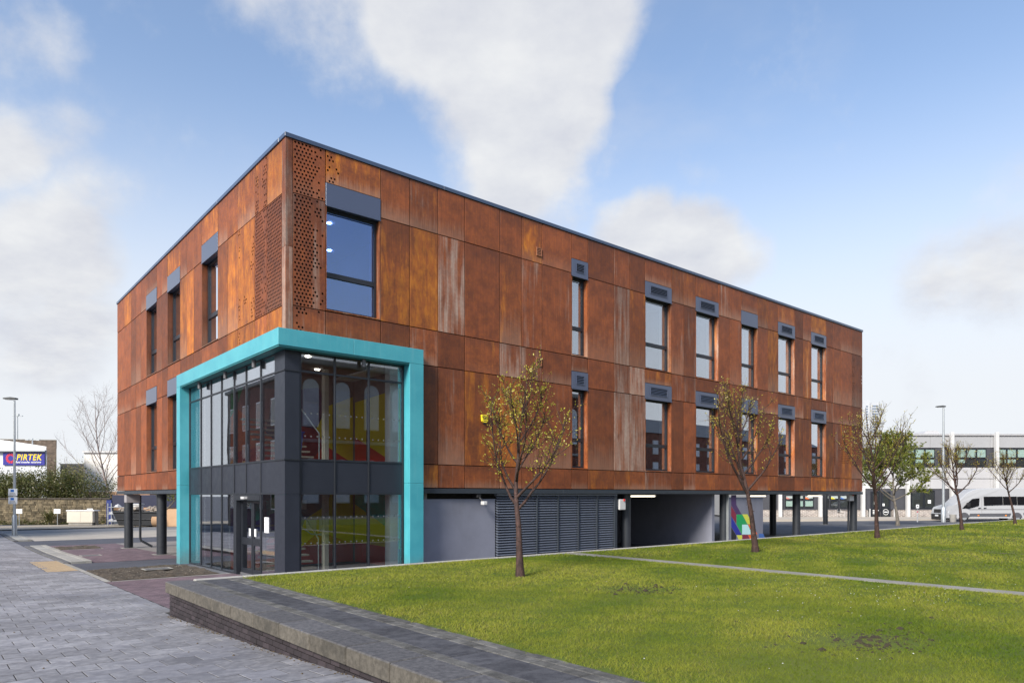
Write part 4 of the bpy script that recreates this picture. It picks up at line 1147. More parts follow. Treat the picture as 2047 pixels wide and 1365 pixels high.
for k in range(9): m.box(-.0062, -.0045, 1.20, 1.42 - .03 * (k % 3), g0 + 1.34 + k * .04, g0 + 1.355 + k * .04)
m.build('notice_print', M('print_grey', (.25, .25, .27), .6), B)
# white bead dots on the glass (manifestation)
for side, ms in (('R', AM),):
    for zz in (.95, 1.62, 3.75, 4.35):
        m = MB()
        for u0, u1 in zip(ms, ms[1:]):
            u = u0 + .13
            while u < u1 - .08:
                m.add([face(side, u + .022 * math.cos(k * .7854), -.007, zz + .022 * math.sin(k * .7854)) for k in range(8)], [tuple(range(8))]); u += .17
        kind(m.build('glass_dots', M('frosted_dot', (.11, .115, .115), .6), B), 'stuff')
# lobby interior
m = MB(); m.box(.1, 4.38, .15, 9.0, GZ(8), GZ(8) + .12); m.box(.25, 4.38, 1.9, 8.95, 2.96, 3.02); m.build('floor', room_floor, B)
lw = MB(); lw.box(.1, 4.38, 4.6, 4.7, -.2, 6.15); lw.box(4.28, 4.38, .15, 4.6, -.2, 6.15); lwo = lw.build('lobby_wall', M('lobby_wall_grey', (.20, .19, .19), .8), B)
bw = lambda p, n: (p[0], 4.6 - n, p[1])
sw = lambda p, n: (4.28 - n, p[0], p[1])
mural([('red', [(.12, -.1), (4.25, -.1), (4.25, .55), (3.0, 1.0), (2.2, .35), (1.5, .9), (.8, .6), (.12, .5)]), ('blue', [(.8, .6), (1.5, .9), (2.2, .35), (2.5, 1.4), (1.6, 1.7), (.9, 1.4)]),
       ('yellow', [(2.2, .35), (3.0, 1.0), (3.3, 1.9), (2.5, 1.4)]), ('teal', [(.5, 2.25), (1.9, 2.25), (1.6, 1.7), (.9, 1.4)]), ('grey', [(1.9, 2.25), (3.4, 2.25), (3.3, 1.9), (2.5, 1.4), (1.6, 1.7)]),
       ('purple', [(.12, .5), (.8, .6), (.9, 1.4), (.5, 2.25), (.12, 2.25)]), ('yellow', [(3.0, 1.0), (4.25, .55), (4.25, 2.25), (3.4, 2.25), (3.3, 1.9)]),
       ('red', [(.12, 3.05), (4.25, 3.05), (4.25, 3.3), (3.2, 3.9), (2.6, 3.2), (1.6, 3.9), (.12, 3.5)]), ('yellow', [(3.2, 3.9), (4.25, 3.3), (4.25, 5.6), (3.3, 5.2), (2.9, 4.4)]), ('maroon', [(1.6, 3.9), (2.6, 3.2), (3.2, 3.9), (2.9, 4.4), (2.2, 4.5)]),
       ('navy', [(1.2, 4.2), (1.6, 3.9), (2.2, 4.5), (2.0, 5.6), (1.5, 5.6)]), ('pink', [(.3, 4.9), (1.2, 4.2), (1.5, 5.6), (.5, 5.6)]), ('purple', [(2.0, 5.6), (2.2, 4.5), (2.9, 4.4), (3.3, 5.2), (3.0, 5.8)]), ('green', [(.12, 4.6), (.3, 4.9), (.5, 5.6), (.12, 5.8)]),
       ('orange', [(.12, 3.5), (1.6, 3.9), (1.2, 4.2), (.3, 4.9), (.12, 4.6)])], bw, lwo)
mural([('yellow', [(.2, .5), (4.5, .6), (4.5, 1.9), (2.4, 1.2), (.2, 2.0)]), ('red', [(.2, -.1), (4.5, -.1), (4.5, .6), (.2, .5)]), ('teal', [(.2, 2.0), (2.4, 1.2), (4.5, 1.9), (4.5, 2.25), (.2, 2.25)]),
       ('yellow', [(.2, 3.6), (1.8, 3.2), (4.5, 4.2), (4.5, 5.4), (.2, 5.6)]), ('red', [(.2, 3.05), (4.5, 3.05), (4.5, 4.2), (1.8, 3.2), (.2, 3.6)])], sw, lwo)
for (z0, b0, n, up) in ((GZ(8) + .12, 2.0, 8, 1), (3.02, 1.95, 9, 1)):
    for k in range(n):
        z = z0 + .17 * (k + 1)
        m = MB(); m.box(.3, 1.75, b0 + .26 * k, b0 + .26 * k + .29, z - .05, z); m.build('stair_tread', M('stair_edge', (.34, .30, .25), .7), B)
    m = MB(); m.tube([(1.80, b0, z0 + 1.0), (1.80, b0 + .26 * n, z0 + 1.0 + .17 * n)], .02, 8); m.tube([(1.80, b0, z0), (1.80, b0, z0 + 1.0)], .018, 8); m.build('handrail', steel, B)
m = MB(); m.tube([(1.02, .75, 1.15), (.60, .75, 1.45), (-.0 + .30, .75, 1.95)], .018, 8); m.tube([(1.02, .75, 1.15), (1.3, .75, 1.12)], .018, 8); m.build('handrail', steel, B)
m = MB(); m.box(3.12, 3.40, .14, .42, -.1, 5.92); m.box(.16, .4, 8.1, 8.36, -.2, 5.92); m.build('pillar', white_in, B)
m = MB(); m.box(1.95, 2.08, 1.9, 2.1, -.1, 5.92); m.build('pillar', M('beige_pillar', (.42, .39, .33), .8), B)
# reception clutter seen through the glass
m = MB(); m.prism([(.40, .95), (.82, .95), (.82, 1.4), (.40, 1.4)], 'z', 3.03, 3.10); m = MB()
m.add([(.46, 1.0, 3.03), (.80, 1.0, 3.03), (.80, 1.34, 3.03), (.46, 1.34, 3.03), (.38, .92, 3.92), (.88, .92, 3.92), (.88, 1.42, 3.92), (.38, 1.42, 3.92)], [(3, 2, 1, 0), (0, 1, 5, 4), (1, 2, 6, 5), (2, 3, 7, 6), (3, 0, 4, 7)])
bl = thing('recycling_bin', 'blue plastic bin standing behind the upper lobby glass', 'bin', W(.63, 1.17, 3.02), TH)
for i, v in enumerate(m.v): m.v[i] = (v[0] - .63, v[1] - 1.17, v[2] - 3.02)
m.build('body', M('blue_plastic', (.03, .07, .42), .4), bl)
m = MB(); m.bbox(-.28, .28, -.28, .28, .88, .93, .015); m.build('rim', M('blue_plastic', (.03, .07, .42), .4), bl)
for k, (a, z, w, h) in enumerate(((2.55, 1.05, .34, .36), (2.35, 1.75, .2, .3), (2.05, 1.15, .22, .3), (3.0, 1.0, .3, .42), (3.02, .86, .16, .1))):
    m = MB(); m.box(a, a + w, 4.56, 4.59, z, z + h); m.build('wall_notice', white_sign, B)
# green chairs inside a first-floor window
def chair(loc, rz, label, seatm, legm, s=1., group=None):
    t = thing('chair', label, 'chair', loc, rz, group)
    m = MB(); m.bbox(-.22, .22, -.22, .22, .44, .47, .012); m.build('seat', seatm, t)
    m = MB(); m.add([(-.21, .20, .52), (.21, .20, .52), (.2, .27, .88), (-.2, .27, .88), (-.21, .225, .52), (.21, .225, .52), (.2, .295, .88), (-.2, .295, .88)], [(0,1,2,3),(7,6,5,4),(0,4,5,1),(1,5,6,2),(2,6,7,3),(3,7,4,0)]); m.build('backrest', seatm, t)
    for x in (-.2, .2):
        for y in (-.2, .2):
            m = MB(); m.tube([(x * 1.08, y * 1.08, 0), (x, y, .44 if y < 0 else .88 - .0)], .013, 6); m.build('leg', legm, t)
        m = MB(); m.tube([(x * 1.05, -.2, .64), (x * 1.05, .2, .64)], .014, 6); m.build('armrest', legm, t)
    return t
lg = M('lime_plastic', (.30, .55, .03), .4)
chair(W(15.0, 1.3, 2.955), TH + .4, 'lime green chair just inside the lower office window', lg, steel)
chair(W(15.3, 2.1, 6.955), TH - 1.2, 'lime green chair just inside the top floor office window', lg, steel)

# yellow alarm box
al = thing('alarm_box', 'yellow alarm bell box with black GK letters on the rusty cladding', 'alarm box', W(6.40, 0, 4.60), TH); al.scale = (.64, .8, .66)
def lathe_poly(pl, y0, y1, name, mat, par, mi=0):
    m = MB(); m.prism(pl, 'y', y0, y1); return m.build(name, mat, par)
lathe_poly([(-.19, .17), (-.17, .20), (.17, .20), (.19, .17), (.16, -.10), (.08, -.17), (-.08, -.17), (-.16, -.10)], -.10, -.004, 'body', M('alarm_yellow', (.80, .62, .03), .4), al)
lathe_poly([(-.07, -.17), (.07, -.17), (.05, -.23), (-.05, -.23)], -.09, -.004, 'sounder', black_plastic, al)
def text_mesh(txt, size, bold=0., shear=0., extrude=.002, space=1.0):
    c = bpy.data.curves.new('txt', 'FONT'); c.body = txt; c.size = size; c.align_x = 'CENTER'; c.align_y = 'CENTER'
    c.offset = bold; c.shear = shear; c.extrude = extrude; c.space_character = space; c.resolution_u = 3
    o = bpy.data.objects.new('txt', c); COL.objects.link(o)
    me = bpy.data.meshes.new_from_object(o.evaluated_get(bpy.context.evaluated_depsgraph_get()))
    bpy.data.objects.remove(o); bpy.data.curves.remove(c); return me
def text(txt, size, mat, parent, loc, bold=0., shear=0., name='lettering', sx=1., rz=0., space=1.):
    me = text_mesh(txt, size, bold, shear, space=space); me.materials.clear(); me.materials.append(mat)
    o = put(name, me, parent); o.location = loc; o.rotation_euler = (R(90), 0, rz); o.scale = (sx, 1, 1); return o
text('GK', .22, black_plastic, al, (0, -.104, .05), .006)
m = MB(); m.box(-.11, .11, -.104, -.101, -.085, -.07); m.box(-.09, .09, -.104, -.101, -.115, -.10); m.build('print', black_plastic, al)

# ------------------------------------------------------------------ trees
def bark(name, c0, c1, sc=(14, 14, 5)):
    t = NT(name); n1 = t.noise(1, 6, .65, src=t.map(sc)); n2 = t.noise(1, 4, .6, src=t.map((6, 6, 30)))
    col = t.mix(t.ramp(n1, .3, .7), c0, c1)
    col = t.mix(t.math('MULTIPLY', t.ramp(n2, .58, .7), .5), col, tuple(min(1, v * 2.2) for v in c1))
    return t.bsdf(col, .8, 0, .3, t.bump(t.math('ADD', n1, n2), .8, .012))
def leafmat(name, cols):
    t = NT(name); g = t.n('ShaderNodeNewGeometry'); r = t.n('ShaderNodeValToRGB'); t.L.new(g.outputs['Random Per Island'], r.inputs[0])
    cr = r.color_ramp; cr.elements[0].color = cols[0] + (1,); cr.elements[1].color = cols[-1] + (1,)
    for i, c in enumerate(cols[1:-1]): e = cr.elements.new((i + 1) / (len(cols) - 1)); e.color = c + (1,)
    d = t.n('ShaderNodeBsdfDiffuse'); tl = t.n('ShaderNodeBsdfTranslucent'); t.L.new(r.outputs[0], d.inputs[0]); t.L.new(r.outputs[0], tl.inputs[0])
    gl = t.n('ShaderNodeBsdfGlossy'); gl.inputs['Roughness'].default_value = .45
    mx = t.n('ShaderNodeMixShader'); mx.inputs[0].default_value = .35; t.L.new(d.outputs[0], mx.inputs[1]); t.L.new(tl.outputs[0], mx.inputs[2])
    m2 = t.n('ShaderNodeMixShader'); m2.inputs[0].default_value = .05; t.L.new(mx.outputs[0], m2.inputs[1]); t.L.new(gl.outputs[0], m2.inputs[2])
    t.L.new(m2.outputs[0], t.out.inputs[0]); return t.m
cherry_bark = bark('cherry_bark', (.028, .018, .016), (.075, .042, .036))
grey_bark = bark('grey_bark', (.09, .08, .07), (.19, .17, .14))
birch_bark = bark('birch_bark', (.16, .12, .11), (.36, .30, .28))
bud_leaf = leafmat('young_leaf', [(.42, .37, .03), (.55, .48, .05), (.40, .41, .04), (.50, .38, .05), (.30, .17, .05)])
fresh_leaf = leafmat('fresh_leaf', [(.10, .15, .02), (.19, .22, .03), (.27, .27, .05), (.08, .12, .02)])
ever_leaf = leafmat('evergreen_leaf', [(.045, .065, .015), (.09, .11, .022), (.16, .16, .04), (.06, .07, .02), (.19, .15, .06)])

def limb(rg, p, d, L, r0, r1, n, wander, lift):
    pts = [p.copy()]; rad = [r0]; d = d.normalized()
    for i in range(n):
        d = (d + Vector((rg.gauss(0, wander), rg.gauss(0, wander), rg.gauss(0, wander * .6) + lift))).normalized()
        p = p + d * (L / n); pts.append(p.copy()); rad.append(r0 + (r1 - r0) * ((i + 1) / n) ** .8)
    return pts, rad
def leaf(m, p, d, s, rg):
    u = Vector((rg.gauss(0, 1), rg.gauss(0, 1), rg.gauss(0, 1))).normalized()
    d = (d + u * .9).normalized(); w = d.cross(Vector((rg.gauss(0, 1), rg.gauss(0, 1), rg.gauss(0, 1))))
    if w.length < 1e-4: return
    w.normalize()
    m.add([p, p + d * s * .5 + w * s * .27, p + d * s, p + d * s * .5 - w * s * .27], [(0, 1, 2, 3)])
def make_tree(name, label, cat, loc, H, fork, seed, barkm, leafm, r0=.075, lean=(0, 0), nl=9, spread=.75, leaves=3, ls=.045, lift=.10, sub=6, twig=4, group=None, flakes=0, tw_len=.34, trunk_r=.55, reach=.5):
    rg = random.Random(seed); t = thing(name, label, cat, loc, 0, group)
    wd = MB(); lf = MB()
    # trunk / leader
    lead, lr = limb(rg, Vector((0, 0, -.05)), Vector((lean[0], lean[1], 1)), H * .96, r0, .006, 18, .045, .03)
    for i in range(3): lr[i] *= (1.35, 1.1, 1.02)[i]
    wd.tube(lead, lr, 10)
    def along(pts, f):
        x = f * (len(pts) - 1); i = min(int(x), len(pts) - 2); return pts[i].lerp(pts[i + 1], x - i), (pts[i + 1] - pts[i]).normalized()
    def twigs(pts, n, L, lo=.15):
        for k in range(n):
            p, dd = along(pts, rg.uniform(lo, 1)); s = Vector((rg.gauss(0, 1), rg.gauss(0, 1), rg.gauss(.25, .7))).normalized()
            tp, tr = limb(rg, p, dd * .7 + s * .8, L * rg.uniform(.4, 1.3), .005, .0022, 3, .16, .10)
            wd.tube(tp, tr, 3, cap=False)
            for q in range(int(leaves * rg.uniform(.6, 1.5) + .5)):
                lp, ld = along(tp, rg.uniform(.15, 1)); leaf(lf, lp, ld, ls * rg.uniform(.6, 1.35), rg)
    az = rg.uniform(0, 6.28)
    for k in range(nl):
        f = fork / H + (k / nl) ** 1.25 * (.80 - fork / H)
        p, dd = along(lead, f); az += 2.4 + rg.gauss(0, .35)
        tilt = spread * (1.12 - .55 * k / nl) * rg.uniform(.85, 1.12)
        d = Vector((math.cos(az) * math.sin(tilt), math.sin(az) * math.sin(tilt), math.cos(tilt)))
        L = (H - fork) * (reach + .22 * (1 - k / nl)) * rg.uniform(.8, 1.15) * (1 - .42 * (k / nl))
        rr = r0 * trunk_r * (1 - .5 * k / nl)
        lp, lrad = limb(rg, p, d, L, rr, .006, 9, .085, lift)
        wd.tube(lp, lrad, 6)
        for q in range(sub):
            sp, sd = along(lp, .18 + .8 * (q + rg.random()) / sub); s = Vector((rg.gauss(0, 1), rg.gauss(0, 1), rg.gauss(.2, .6))).normalized()
            bp, br = limb(rg, sp, sd * .9 + s * .75, L * .42 * rg.uniform(.5, 1.15) * (1.1 - .4 * q / sub), rr * .32, .0035, 6, .10, lift * .9)
            wd.tube(bp, br, 4, cap=False); twigs(bp, twig, tw_len)
        twigs(lp, twig + 1, tw_len, .35)
    twigs(lead, twig * 2, tw_len, .55)
    for k in range(flakes):
        f = rg.uniform(.03, fork / H * .95); p, dd = along(lead, f); an = rg.uniform(0, 6.28); o = Vector((math.cos(an), math.sin(an), 0)); r_ = r0 * (1.02 - .45 * f)
        q = p + o * r_ * .93; s = rg.uniform(.015, .04); tdir = Vector((-o.y, o.x, 0))
        wd.add([q - tdir * s * .6, q + tdir * s * .6, q + tdir * s * .3 + o * s * .9 + Vector((0, 0, rg.uniform(-.02, .02))), q - tdir * s * .5 + o * s * .7 + Vector((0, 0, rg.uniform(0, .02)))], [(0, 1, 2, 3)])
    wd.build('trunk', barkm, t); lf.build('crown', leafm, t)
    return t
LT = 'young trees on the lawn'
lawn_trees = [((1040, 1152), 4.5, 1.42, 71, 'young budding tree on the lawn in front of the louvre screen', 22, .078, 9, 4),
              ((1510, 1103), 5.1, 1.75, 5, 'young budding tree with flaking bark in front of the coloured mural wall', 46, .088, 10, 2.4),
              ((1754, 1076), 5.1, 1.75, 33, 'young budding tree beside the far end of the rusty building', 20, .085, 10, 2.6),
              ((1923, 1059), 4.5, 1.7, 44, 'slim budding tree on the lawn in front of the minibus bonnet', 0, .080, 9, 2.4),
              ((2029, 1047), 4.4, 1.8, 58, 'slim budding tree on the lawn in front of the minibus rear wheel', 0, .075, 8, 2.4)]
for (px, py), H, fork, seed, lab, fl, r0, nl, lv in lawn_trees:
    p = lawnpt(px, py); p.z = LZ
    make_tree('cherry_tree', lab, 'tree', p, H, fork, seed, cherry_bark, bud_leaf, r0, (-.01, 0), nl + 2, .90, lv, .042, .115, 8, 8, LT, fl, .27, .46, .54)
make_tree('street_tree', 'fuller green leafed tree beside the road behind the lawn', 'tree', at(1795, 54), 7.6, 2.0, 12, grey_bark, fresh_leaf, .13, (0, 0), 16, 1.0, 12, .15, .07, 9, 9, None, 0, .55, .5, .52)
make_tree('street_tree', 'small green tree seen between the left undercroft columns', 'tree', at(325, 48.7), 5.0, 1.5, 9, grey_bark, fresh_leaf, .14, (0, 0), 9, 1.0, 8, .13, .05, 6, 6, None, 0, .5, .5, .55)
make_tree('birch_tree', 'tall bare birch rising behind the left brick wall', 'tree', at(224, 72, -.35), 14.2, 3.0, 17, birch_bark, leafmat('birch_bud', [(.12, .09, .07), (.18, .14, .10)]), .16, (-.05, 0), 16, .62, 1, .03, .05, 8, 6, None, 0, .9, .36, .5)

def make_shrub(name, label, loc, rx, ry, h, n, leafm, seed, ls=.10, group=None, stems=7, base=.2):
    rg = random.Random(seed); t = thing(name, label, 'shrub', loc, 0, group); st = MB(); lf = MB()
    tips = []
    for k in range(stems):
        a = rg.uniform(0, 6.28); pts, rad = limb(rg, Vector((rg.gauss(0, .1), rg.gauss(0, .1), -.05)), Vector((math.cos(a) * rx / h, math.sin(a) * ry / h, 1.0)), h * rg.uniform(.8, 1.08), .04, .008, 7, .12, .05)
        st.tube(pts, rad, 5); tips += pts[2:]
    cl = [Vector((rg.gauss(0, rx * .5), rg.gauss(0, ry * .5), h * (base + (1 - base) * rg.random() ** .8))) for _ in range(26)] + tips
    for c in cl:
        if c.z > h * (1.05 - .25 * abs(c.x) / rx): c.z *= .85
    per = n // len(cl)
    for c in cl:
        s = rg.uniform(.18, .42) * h * .35
        for _ in range(per):
            p = c + Vector((rg.gauss(0, s), rg.gauss(0, s), rg.gauss(0, s * .8)))
            if p.z < .05: continue
            leaf(lf, p, Vector((0, 0, .4)), ls * rg.uniform(.6, 1.4), rg)
    st.build('stem', grey_bark, t); lf.build('crown', leafm, t); return t
for k, (px, y, rx, h, lab) in enumerate(((-14, 64.5, 1.5, 4.3, 'dense evergreen shrub behind the brick wall below the blue sign\'s left end'), (18, 65, 1.4, 4.6, 'dense evergreen shrub behind the brick wall and the street lamp'), (48, 64.2, 1.3, 4.5, 'dense evergreen shrub behind the brick wall below the middle of the blue sign'),
                                      (82, 65, 1.5, 4.7, 'dense evergreen shrub behind the brick wall below the blue sign\'s right end'), (115, 64.4, 1.4, 4.8, 'dense evergreen shrub behind the wall in front of the dark brick gable'), (145, 65, 1.3, 4.6, 'dense evergreen shrub behind the wall beside the yellow blossoming bush'),
                                      (180, 64.6, .9, 4.7, 'loose open evergreen shrub behind the wall in front of the pale shed'), (208, 65.2, .8, 4.1, 'thin evergreen shrub behind the wall at the foot of the birch'))):
    make_shrub('evergreen_shrub', lab, at(px, y, -.35), rx, .9, h, 6500 if k < 6 else 1800, ever_leaf, 100 + k, .15, 'shrubs behind the left wall', 8)
make_shrub('blossom_shrub', 'upright yellow flowering bush behind the left wall', at(155, 69, -.35), .9, .6, 6.1, 1500, leafmat('yellow_blossom', [(.45, .36, .05), (.32, .30, .06), (.5, .42, .10)]), 140, .10, None, 14, .35)

# ------------------------------------------------------------------ left background: wall, sheds, signs, yard
WY = 61.0
stone = NT('sooty_stone'); oi = stone.n('ShaderNodeObjectInfo')
sc_ = stone.mix(stone.ramp(stone.noise(3, 6), .3, .7), (.085, .072, .050), (.21, .17, .11))
kk = stone.n('ShaderNodeVectorMath', operation='SCALE'); stone.L.new(sc_, kk.inputs[0]); stone.L.new(stone.ramp(oi.outputs['Random'], 0, 1, .6, 1.3, False), kk.inputs['Scale'])
stone_m = stone.bsdf(kk.outputs[0], .92, 0, .2, stone.bump(stone.noise(25, 5), .6, .02))
bw_ = thing('boundary_wall', 'long sooty coursed stone boundary wall with dark coping', 'wall', at(105, WY, -.35), 0)
xw0, xw1 = at(-70, WY).x - bw_.location.x, at(221, WY).x - bw_.location.x
m = MB(); m.box(xw0, xw1, .03, .42, -.1, 2.2); m.build('core', brick_mat('stone_core', (.10, .085, .06), (.17, .14, .09), (.04, .035, .03), bw=.45, bh=.15), bw_)
rg = random.Random(8)
for r_ in range(13):
    x = xw0 + rg.uniform(0, .3); z = .02 + r_ * .165
    while x < xw1 - .3:
        w = rg.uniform(.38, .78)
        if x + w > at(-8, WY).x - bw_.location.x:
            m = MB(); m.bbox(x, min(x + w - .02, xw1), -.02 - rg.uniform(0, .02), .05, z, z + .15, .012); m.build('stone', stone_m, bw_)
        x += w
x = xw0
while x < xw1:
    m = MB(); m.bbox(x, min(x + 1.18, xw1), -.06, .48, 2.2, 2.34, .02); m.build('coping_stone', M('sooty_coping', (.06, .05, .04), .9, 0, .3, 2, .4, 30), bw_); x += 1.2
# ivy and spiky plant at the wall foot
rg = random.Random(2)
iv = MB()
for k in range(1500):
    u = rg.random(); x = at(-20 + 240 * u, WY).x; h = .5 * abs(math.sin(u * 17)) * abs(math.sin(u * 5.3)) + .08
    leaf(iv, Vector((x + rg.gauss(0, .1), WY - .22 - abs(rg.gauss(0, .16)), -.33 + h * rg.random())), Vector((0, -.5, .3)), .12, rg)
o = kind(iv.build('ivy', ever_leaf), 'stuff', 'low ivy and weeds along the foot of the left wall'); o['category'] = 'ivy'
yu = thing('spiky_plant', 'spiky strap-leaved plant against the left boundary wall', 'plant', at(98, 60.0, -.29))
lf = MB(); sm_ = MB()
for k in range(90):
    a = rg.uniform(0, 6.28); tl = rg.uniform(.3, 1.15); L = rg.uniform(.7, 1.5); c = Vector((rg.gauss(0, .16), rg.gauss(0, .1), rg.uniform(.1, .7)))
    d = Vector((math.cos(a) * math.sin(tl), math.sin(a) * math.sin(tl), math.cos(tl))); w = d.cross(Vector((0, 0, 1))).normalized() * .03
    e = c + d * L + Vector((0, 0, -.12 * L)); mid = c + d * L * .55 + Vector((0, 0, .06))
    lf.add([c - w, c + w, mid + w * .9, mid - w * .9, e], [(0, 1, 2, 3), (3, 2, 4)])
sm_.tube([(0, 0, 0), (.05, 0, .8)], .07, 7)
lf.build('leaf_blades', leafmat('strap_leaf', [(.10, .10, .03), (.20, .18, .07), (.07, .08, .02)]), yu); sm_.build('stem', grey_bark, yu)
# small notice posts
def notice(px, y, py0, py1, w, lab, post_r=.03, ground=None):
    p = at(px, y); p.z = -.29; t = thing('notice_post', lab, 'sign', p, 0, 'white notices on posts')
    z1 = zat(py0, y) - p.z; z0 = zat(py1, y) - p.z
    m = MB(); m.bbox(-w / 2, w / 2, -.03, -.005, z0, z1, .006); pl = m.build('plate', white_sign, t)
    m = MB()
    for k in range(4): m.box(-w * .36, w * (.36 - .1 * (k % 2)), -.034, -.031, z0 + (z1 - z0) * (.22 + .16 * k), z0 + (z1 - z0) * (.29 + .16 * k))
    m.build('print', M('print_grey', (.25, .25, .27), .6), pl)
    m = MB(); m.cyl((0, .03), post_r, -.1, z1 - .05, 8); m.build('post', steel, t)
notice(38, 58.2, 1017, 1026, .56, 'white notice on a steel post beside the street lamp')
notice(114.5, 58.8, 1017, 1026, .56, 'white notice on a steel post beside the spiky plant')
notice(180, 60.0, 1016, 1021, .5, 'white notice on a post peeping above the pale cabinet')
# pale utility cabinet
p = at(167, 58.6); p.z = -.29; cb = thing('utility_cabinet', 'pale cream utility cabinet standing before the left wall', 'cabinet', p)
w = (195 - 140) / FPX * 58.6; h = zat(1019, 58.6) - p.z
cream = M('cream_panel', (.66, .61, .52), .6, 0, .05, 2)
m = MB(); m.bbox(-w / 2 + .1, w / 2 - .22, -.35, .3, 0, .22, .02); m.build('plinth', conc, cb)
m = MB(); m.bbox(-w / 2, w / 2 - .14, -.42, .35, .221, h - .1, .03); m.build('body', cream, cb)
m = MB(); m.bbox(-w / 2 - .04, w / 2, -.46, .40, h - .098, h, .02); m.build('lid', M('weathered_top', (.72, .72, .72), .6, 0, .1, 5), cb)
m = MB(); m.box(-.006, .006, -.424, -.4, .3, h - .15); m.box(w / 2 - .13, w / 2 - .02, -.1, .2, 0, h - .15); m.build('door_gap', M('cabinet_gap', (.2, .18, .15), .7), cb)
# blue gate post and fence
g = thing('blue_gate', 'dark blue steel gate post and mesh fence at the yard entrance', 'gate', at(222, 60.8, -.35))
m = MB(); m.bbox(-.35, .1, -.12, .12, 0, 2.15, .02); m.build('post', M('blue_steel', (.015, .03, .16), .45), g)
m = MB(); m.bbox(.1, 8.0, -.04, .0, 1.5, 2.6, .01); m.build('fence_board', M('navy_board', (.012, .016, .045), .5), g)
# yard rubbish: skip, rolls, racks, sacks
sk = thing('skip', 'black steel skip of rubbish seen under the building', 'skip', at(285, 57.5, -.35))
m = MB(); m.add([(-1.5, -.8, .12), (1.5, -.8, .12), (1.5, .8, .12), (-1.5, .8, .12), (-2.0, -.9, 1.25), (2.0, -.9, 1.25), (2.0, .9, 1.25), (-2.0, .9, 1.25)], [(3, 2, 1, 0), (0, 1, 5, 4), (1, 2, 6, 5), (2, 3, 7, 6), (3, 0, 4, 7)])
m.build('hull', M('skip_black', (.02, .022, .026), .6), sk)
m = MB()
for z, y in ((1.2, -.93), (.62, -.87)): m.tube([(-1.9, y, z), (1.9, y, z)], .05, 6)
m.build('rim', M('skip_black', (.02, .022, .026), .6), sk)
m = MB()
for _ in range(60): clod(m, Vector((rg.uniform(-1.7, 1.7), rg.uniform(-.6, .6), 1.15 + .35 * rg.random())), rg.uniform(.12, .32), rg)
m.build('rubbish', M('mixed_rubbish', (.20, .17, .14), .8, 0, .6, 4), sk)
ro = thing('cardboard_drum', 'brown cardboard reel lying beside the black skip', 'reel', at(318, 57.0, -.35))
m = MB(); m.tube([(-.4, 0, .5), (.4, 0, .5)], .5, 24); m.build('side', M('cardboard', (.38, .24, .14), .85, 0, .1, 3), ro)
m = MB(); m.tube([(-.42, 0, .5), (-.405, 0, .5)], .2, 18); m.build('hub', black_plastic, ro)
pl = thing('panel_stack', 'stack of tan boards leaning in the yard beyond the undercroft', 'boards', at(345, 57.0, -.35))
for k in range(4):
    m = MB(); m.bbox(-1.0, 1.0, k * .08, k * .08 + .05, .02, 1.45 - k * .1, .01); m.build('board', M('tan_board', (.47, .30, .18), .8, 0, .12, 2), pl)
wb = thing('storage_box', 'white storage box standing above the skip in the yard', 'box', at(273, 59.3, -.35))
m = MB(); m.bbox(-.45, .45, -.3, .3, 0, 1.75, .03); m.build('body', white_paint, wb); m = MB(); m.bbox(-.5, .5, -.34, .34, 1.752, 1.86, .02); m.build('lid', white_paint, wb)
rk = thing('metal_rack', 'grey steel storage rack with sacks at the yard gate', 'rack', at(236, 58.5, -.35))
for x in (-.7, .7):
    for y in (-.25, .25): m = MB(); m.box(x - .03, x + .03, y - .03, y + .03, 0, 1.9); m.build('post', steel, rk)
for z in (.35, .95, 1.55): m = MB(); m.box(-.72, .72, -.27, .27, z, z + .04); m.build('shelf', steel, rk)
for q in range(5):
    m = MB(); clod(m, Vector((-.5 + (q % 3) * .5, 0, .40 + .6 * (q // 2 % 3))), .3, rg); m.build('sack', M('grey_sack', (.42, .42, .44), .7, 0, .2, 6), rk)

# sheds beyond
sh = thing('trade_shed', 'white trade shed with low curved roof and blue sign board', 'building', at(30, 86, -.35))
Y = 86.; X = lambda px: (px - CX) / FPX * Y - sh.location.x; Zz = lambda py: zat(py, Y) + .35
wsh = M('white_profiled_sheet', (.60, .62, .66), .5, 0, .05, 1)
def yprism(pl, name, mat, par, y0, y1, px1):
    # gable outline at the front; the right-hand side wall runs back down the side street
    m = MB(); n = len(pl); k = (px1 - CX) / FPX * 1.0
    m.add([(x, y0, z) for x, z in pl] + [(x + k * (y1 - y0), y1, z) for x, z in pl], [tuple(range(n - 1, -1, -1)), tuple(range(n, 2 * n))] + [(i, (i + 1) % n, n + (i + 1) % n, n + i) for i in range(n)])
    return m.build(name, mat, par)
yprism([(X(-160), 0), (X(93.5), 0), (X(93.5), Zz(900)), (X(-160), Zz(900))], 'wall', wsh, sh, 0, 22, 93)
pr = [(X(-160), Zz(900)), (X(97), Zz(900)), (X(98), Zz(893)), (X(70), Zz(888.5)), (X(40), Zz(884)), (X(10), Zz(880)), (X(-30), Zz(877)), (X(-160), Zz(877))]
yprism(pr, 'roof', M('white_roof_sheet', (.78, .79, .8), .5, 0, .04), sh, -.5, 22.3, 97)
m = MB(); m.box(X(-160), X(96), -.62, -.5, Zz(902.5), Zz(899.5)); m.build('gutter', steel, sh)
sg = thing('sign_board', 'blue sign board with red ring emblem and yellow PIRTEK lettering', 'sign', at(48.5, Y - .12, -.35))
sx_ = lambda px: (px - CX) / FPX * (Y - .12) - sg.location.x
m = MB(); m.bbox(sx_(6.8), sx_(90), -.08, .0, Zz(929.5), Zz(904.5), .01); m.build('board', M('sign_blue', (.022, .022, .23), .4), sg)
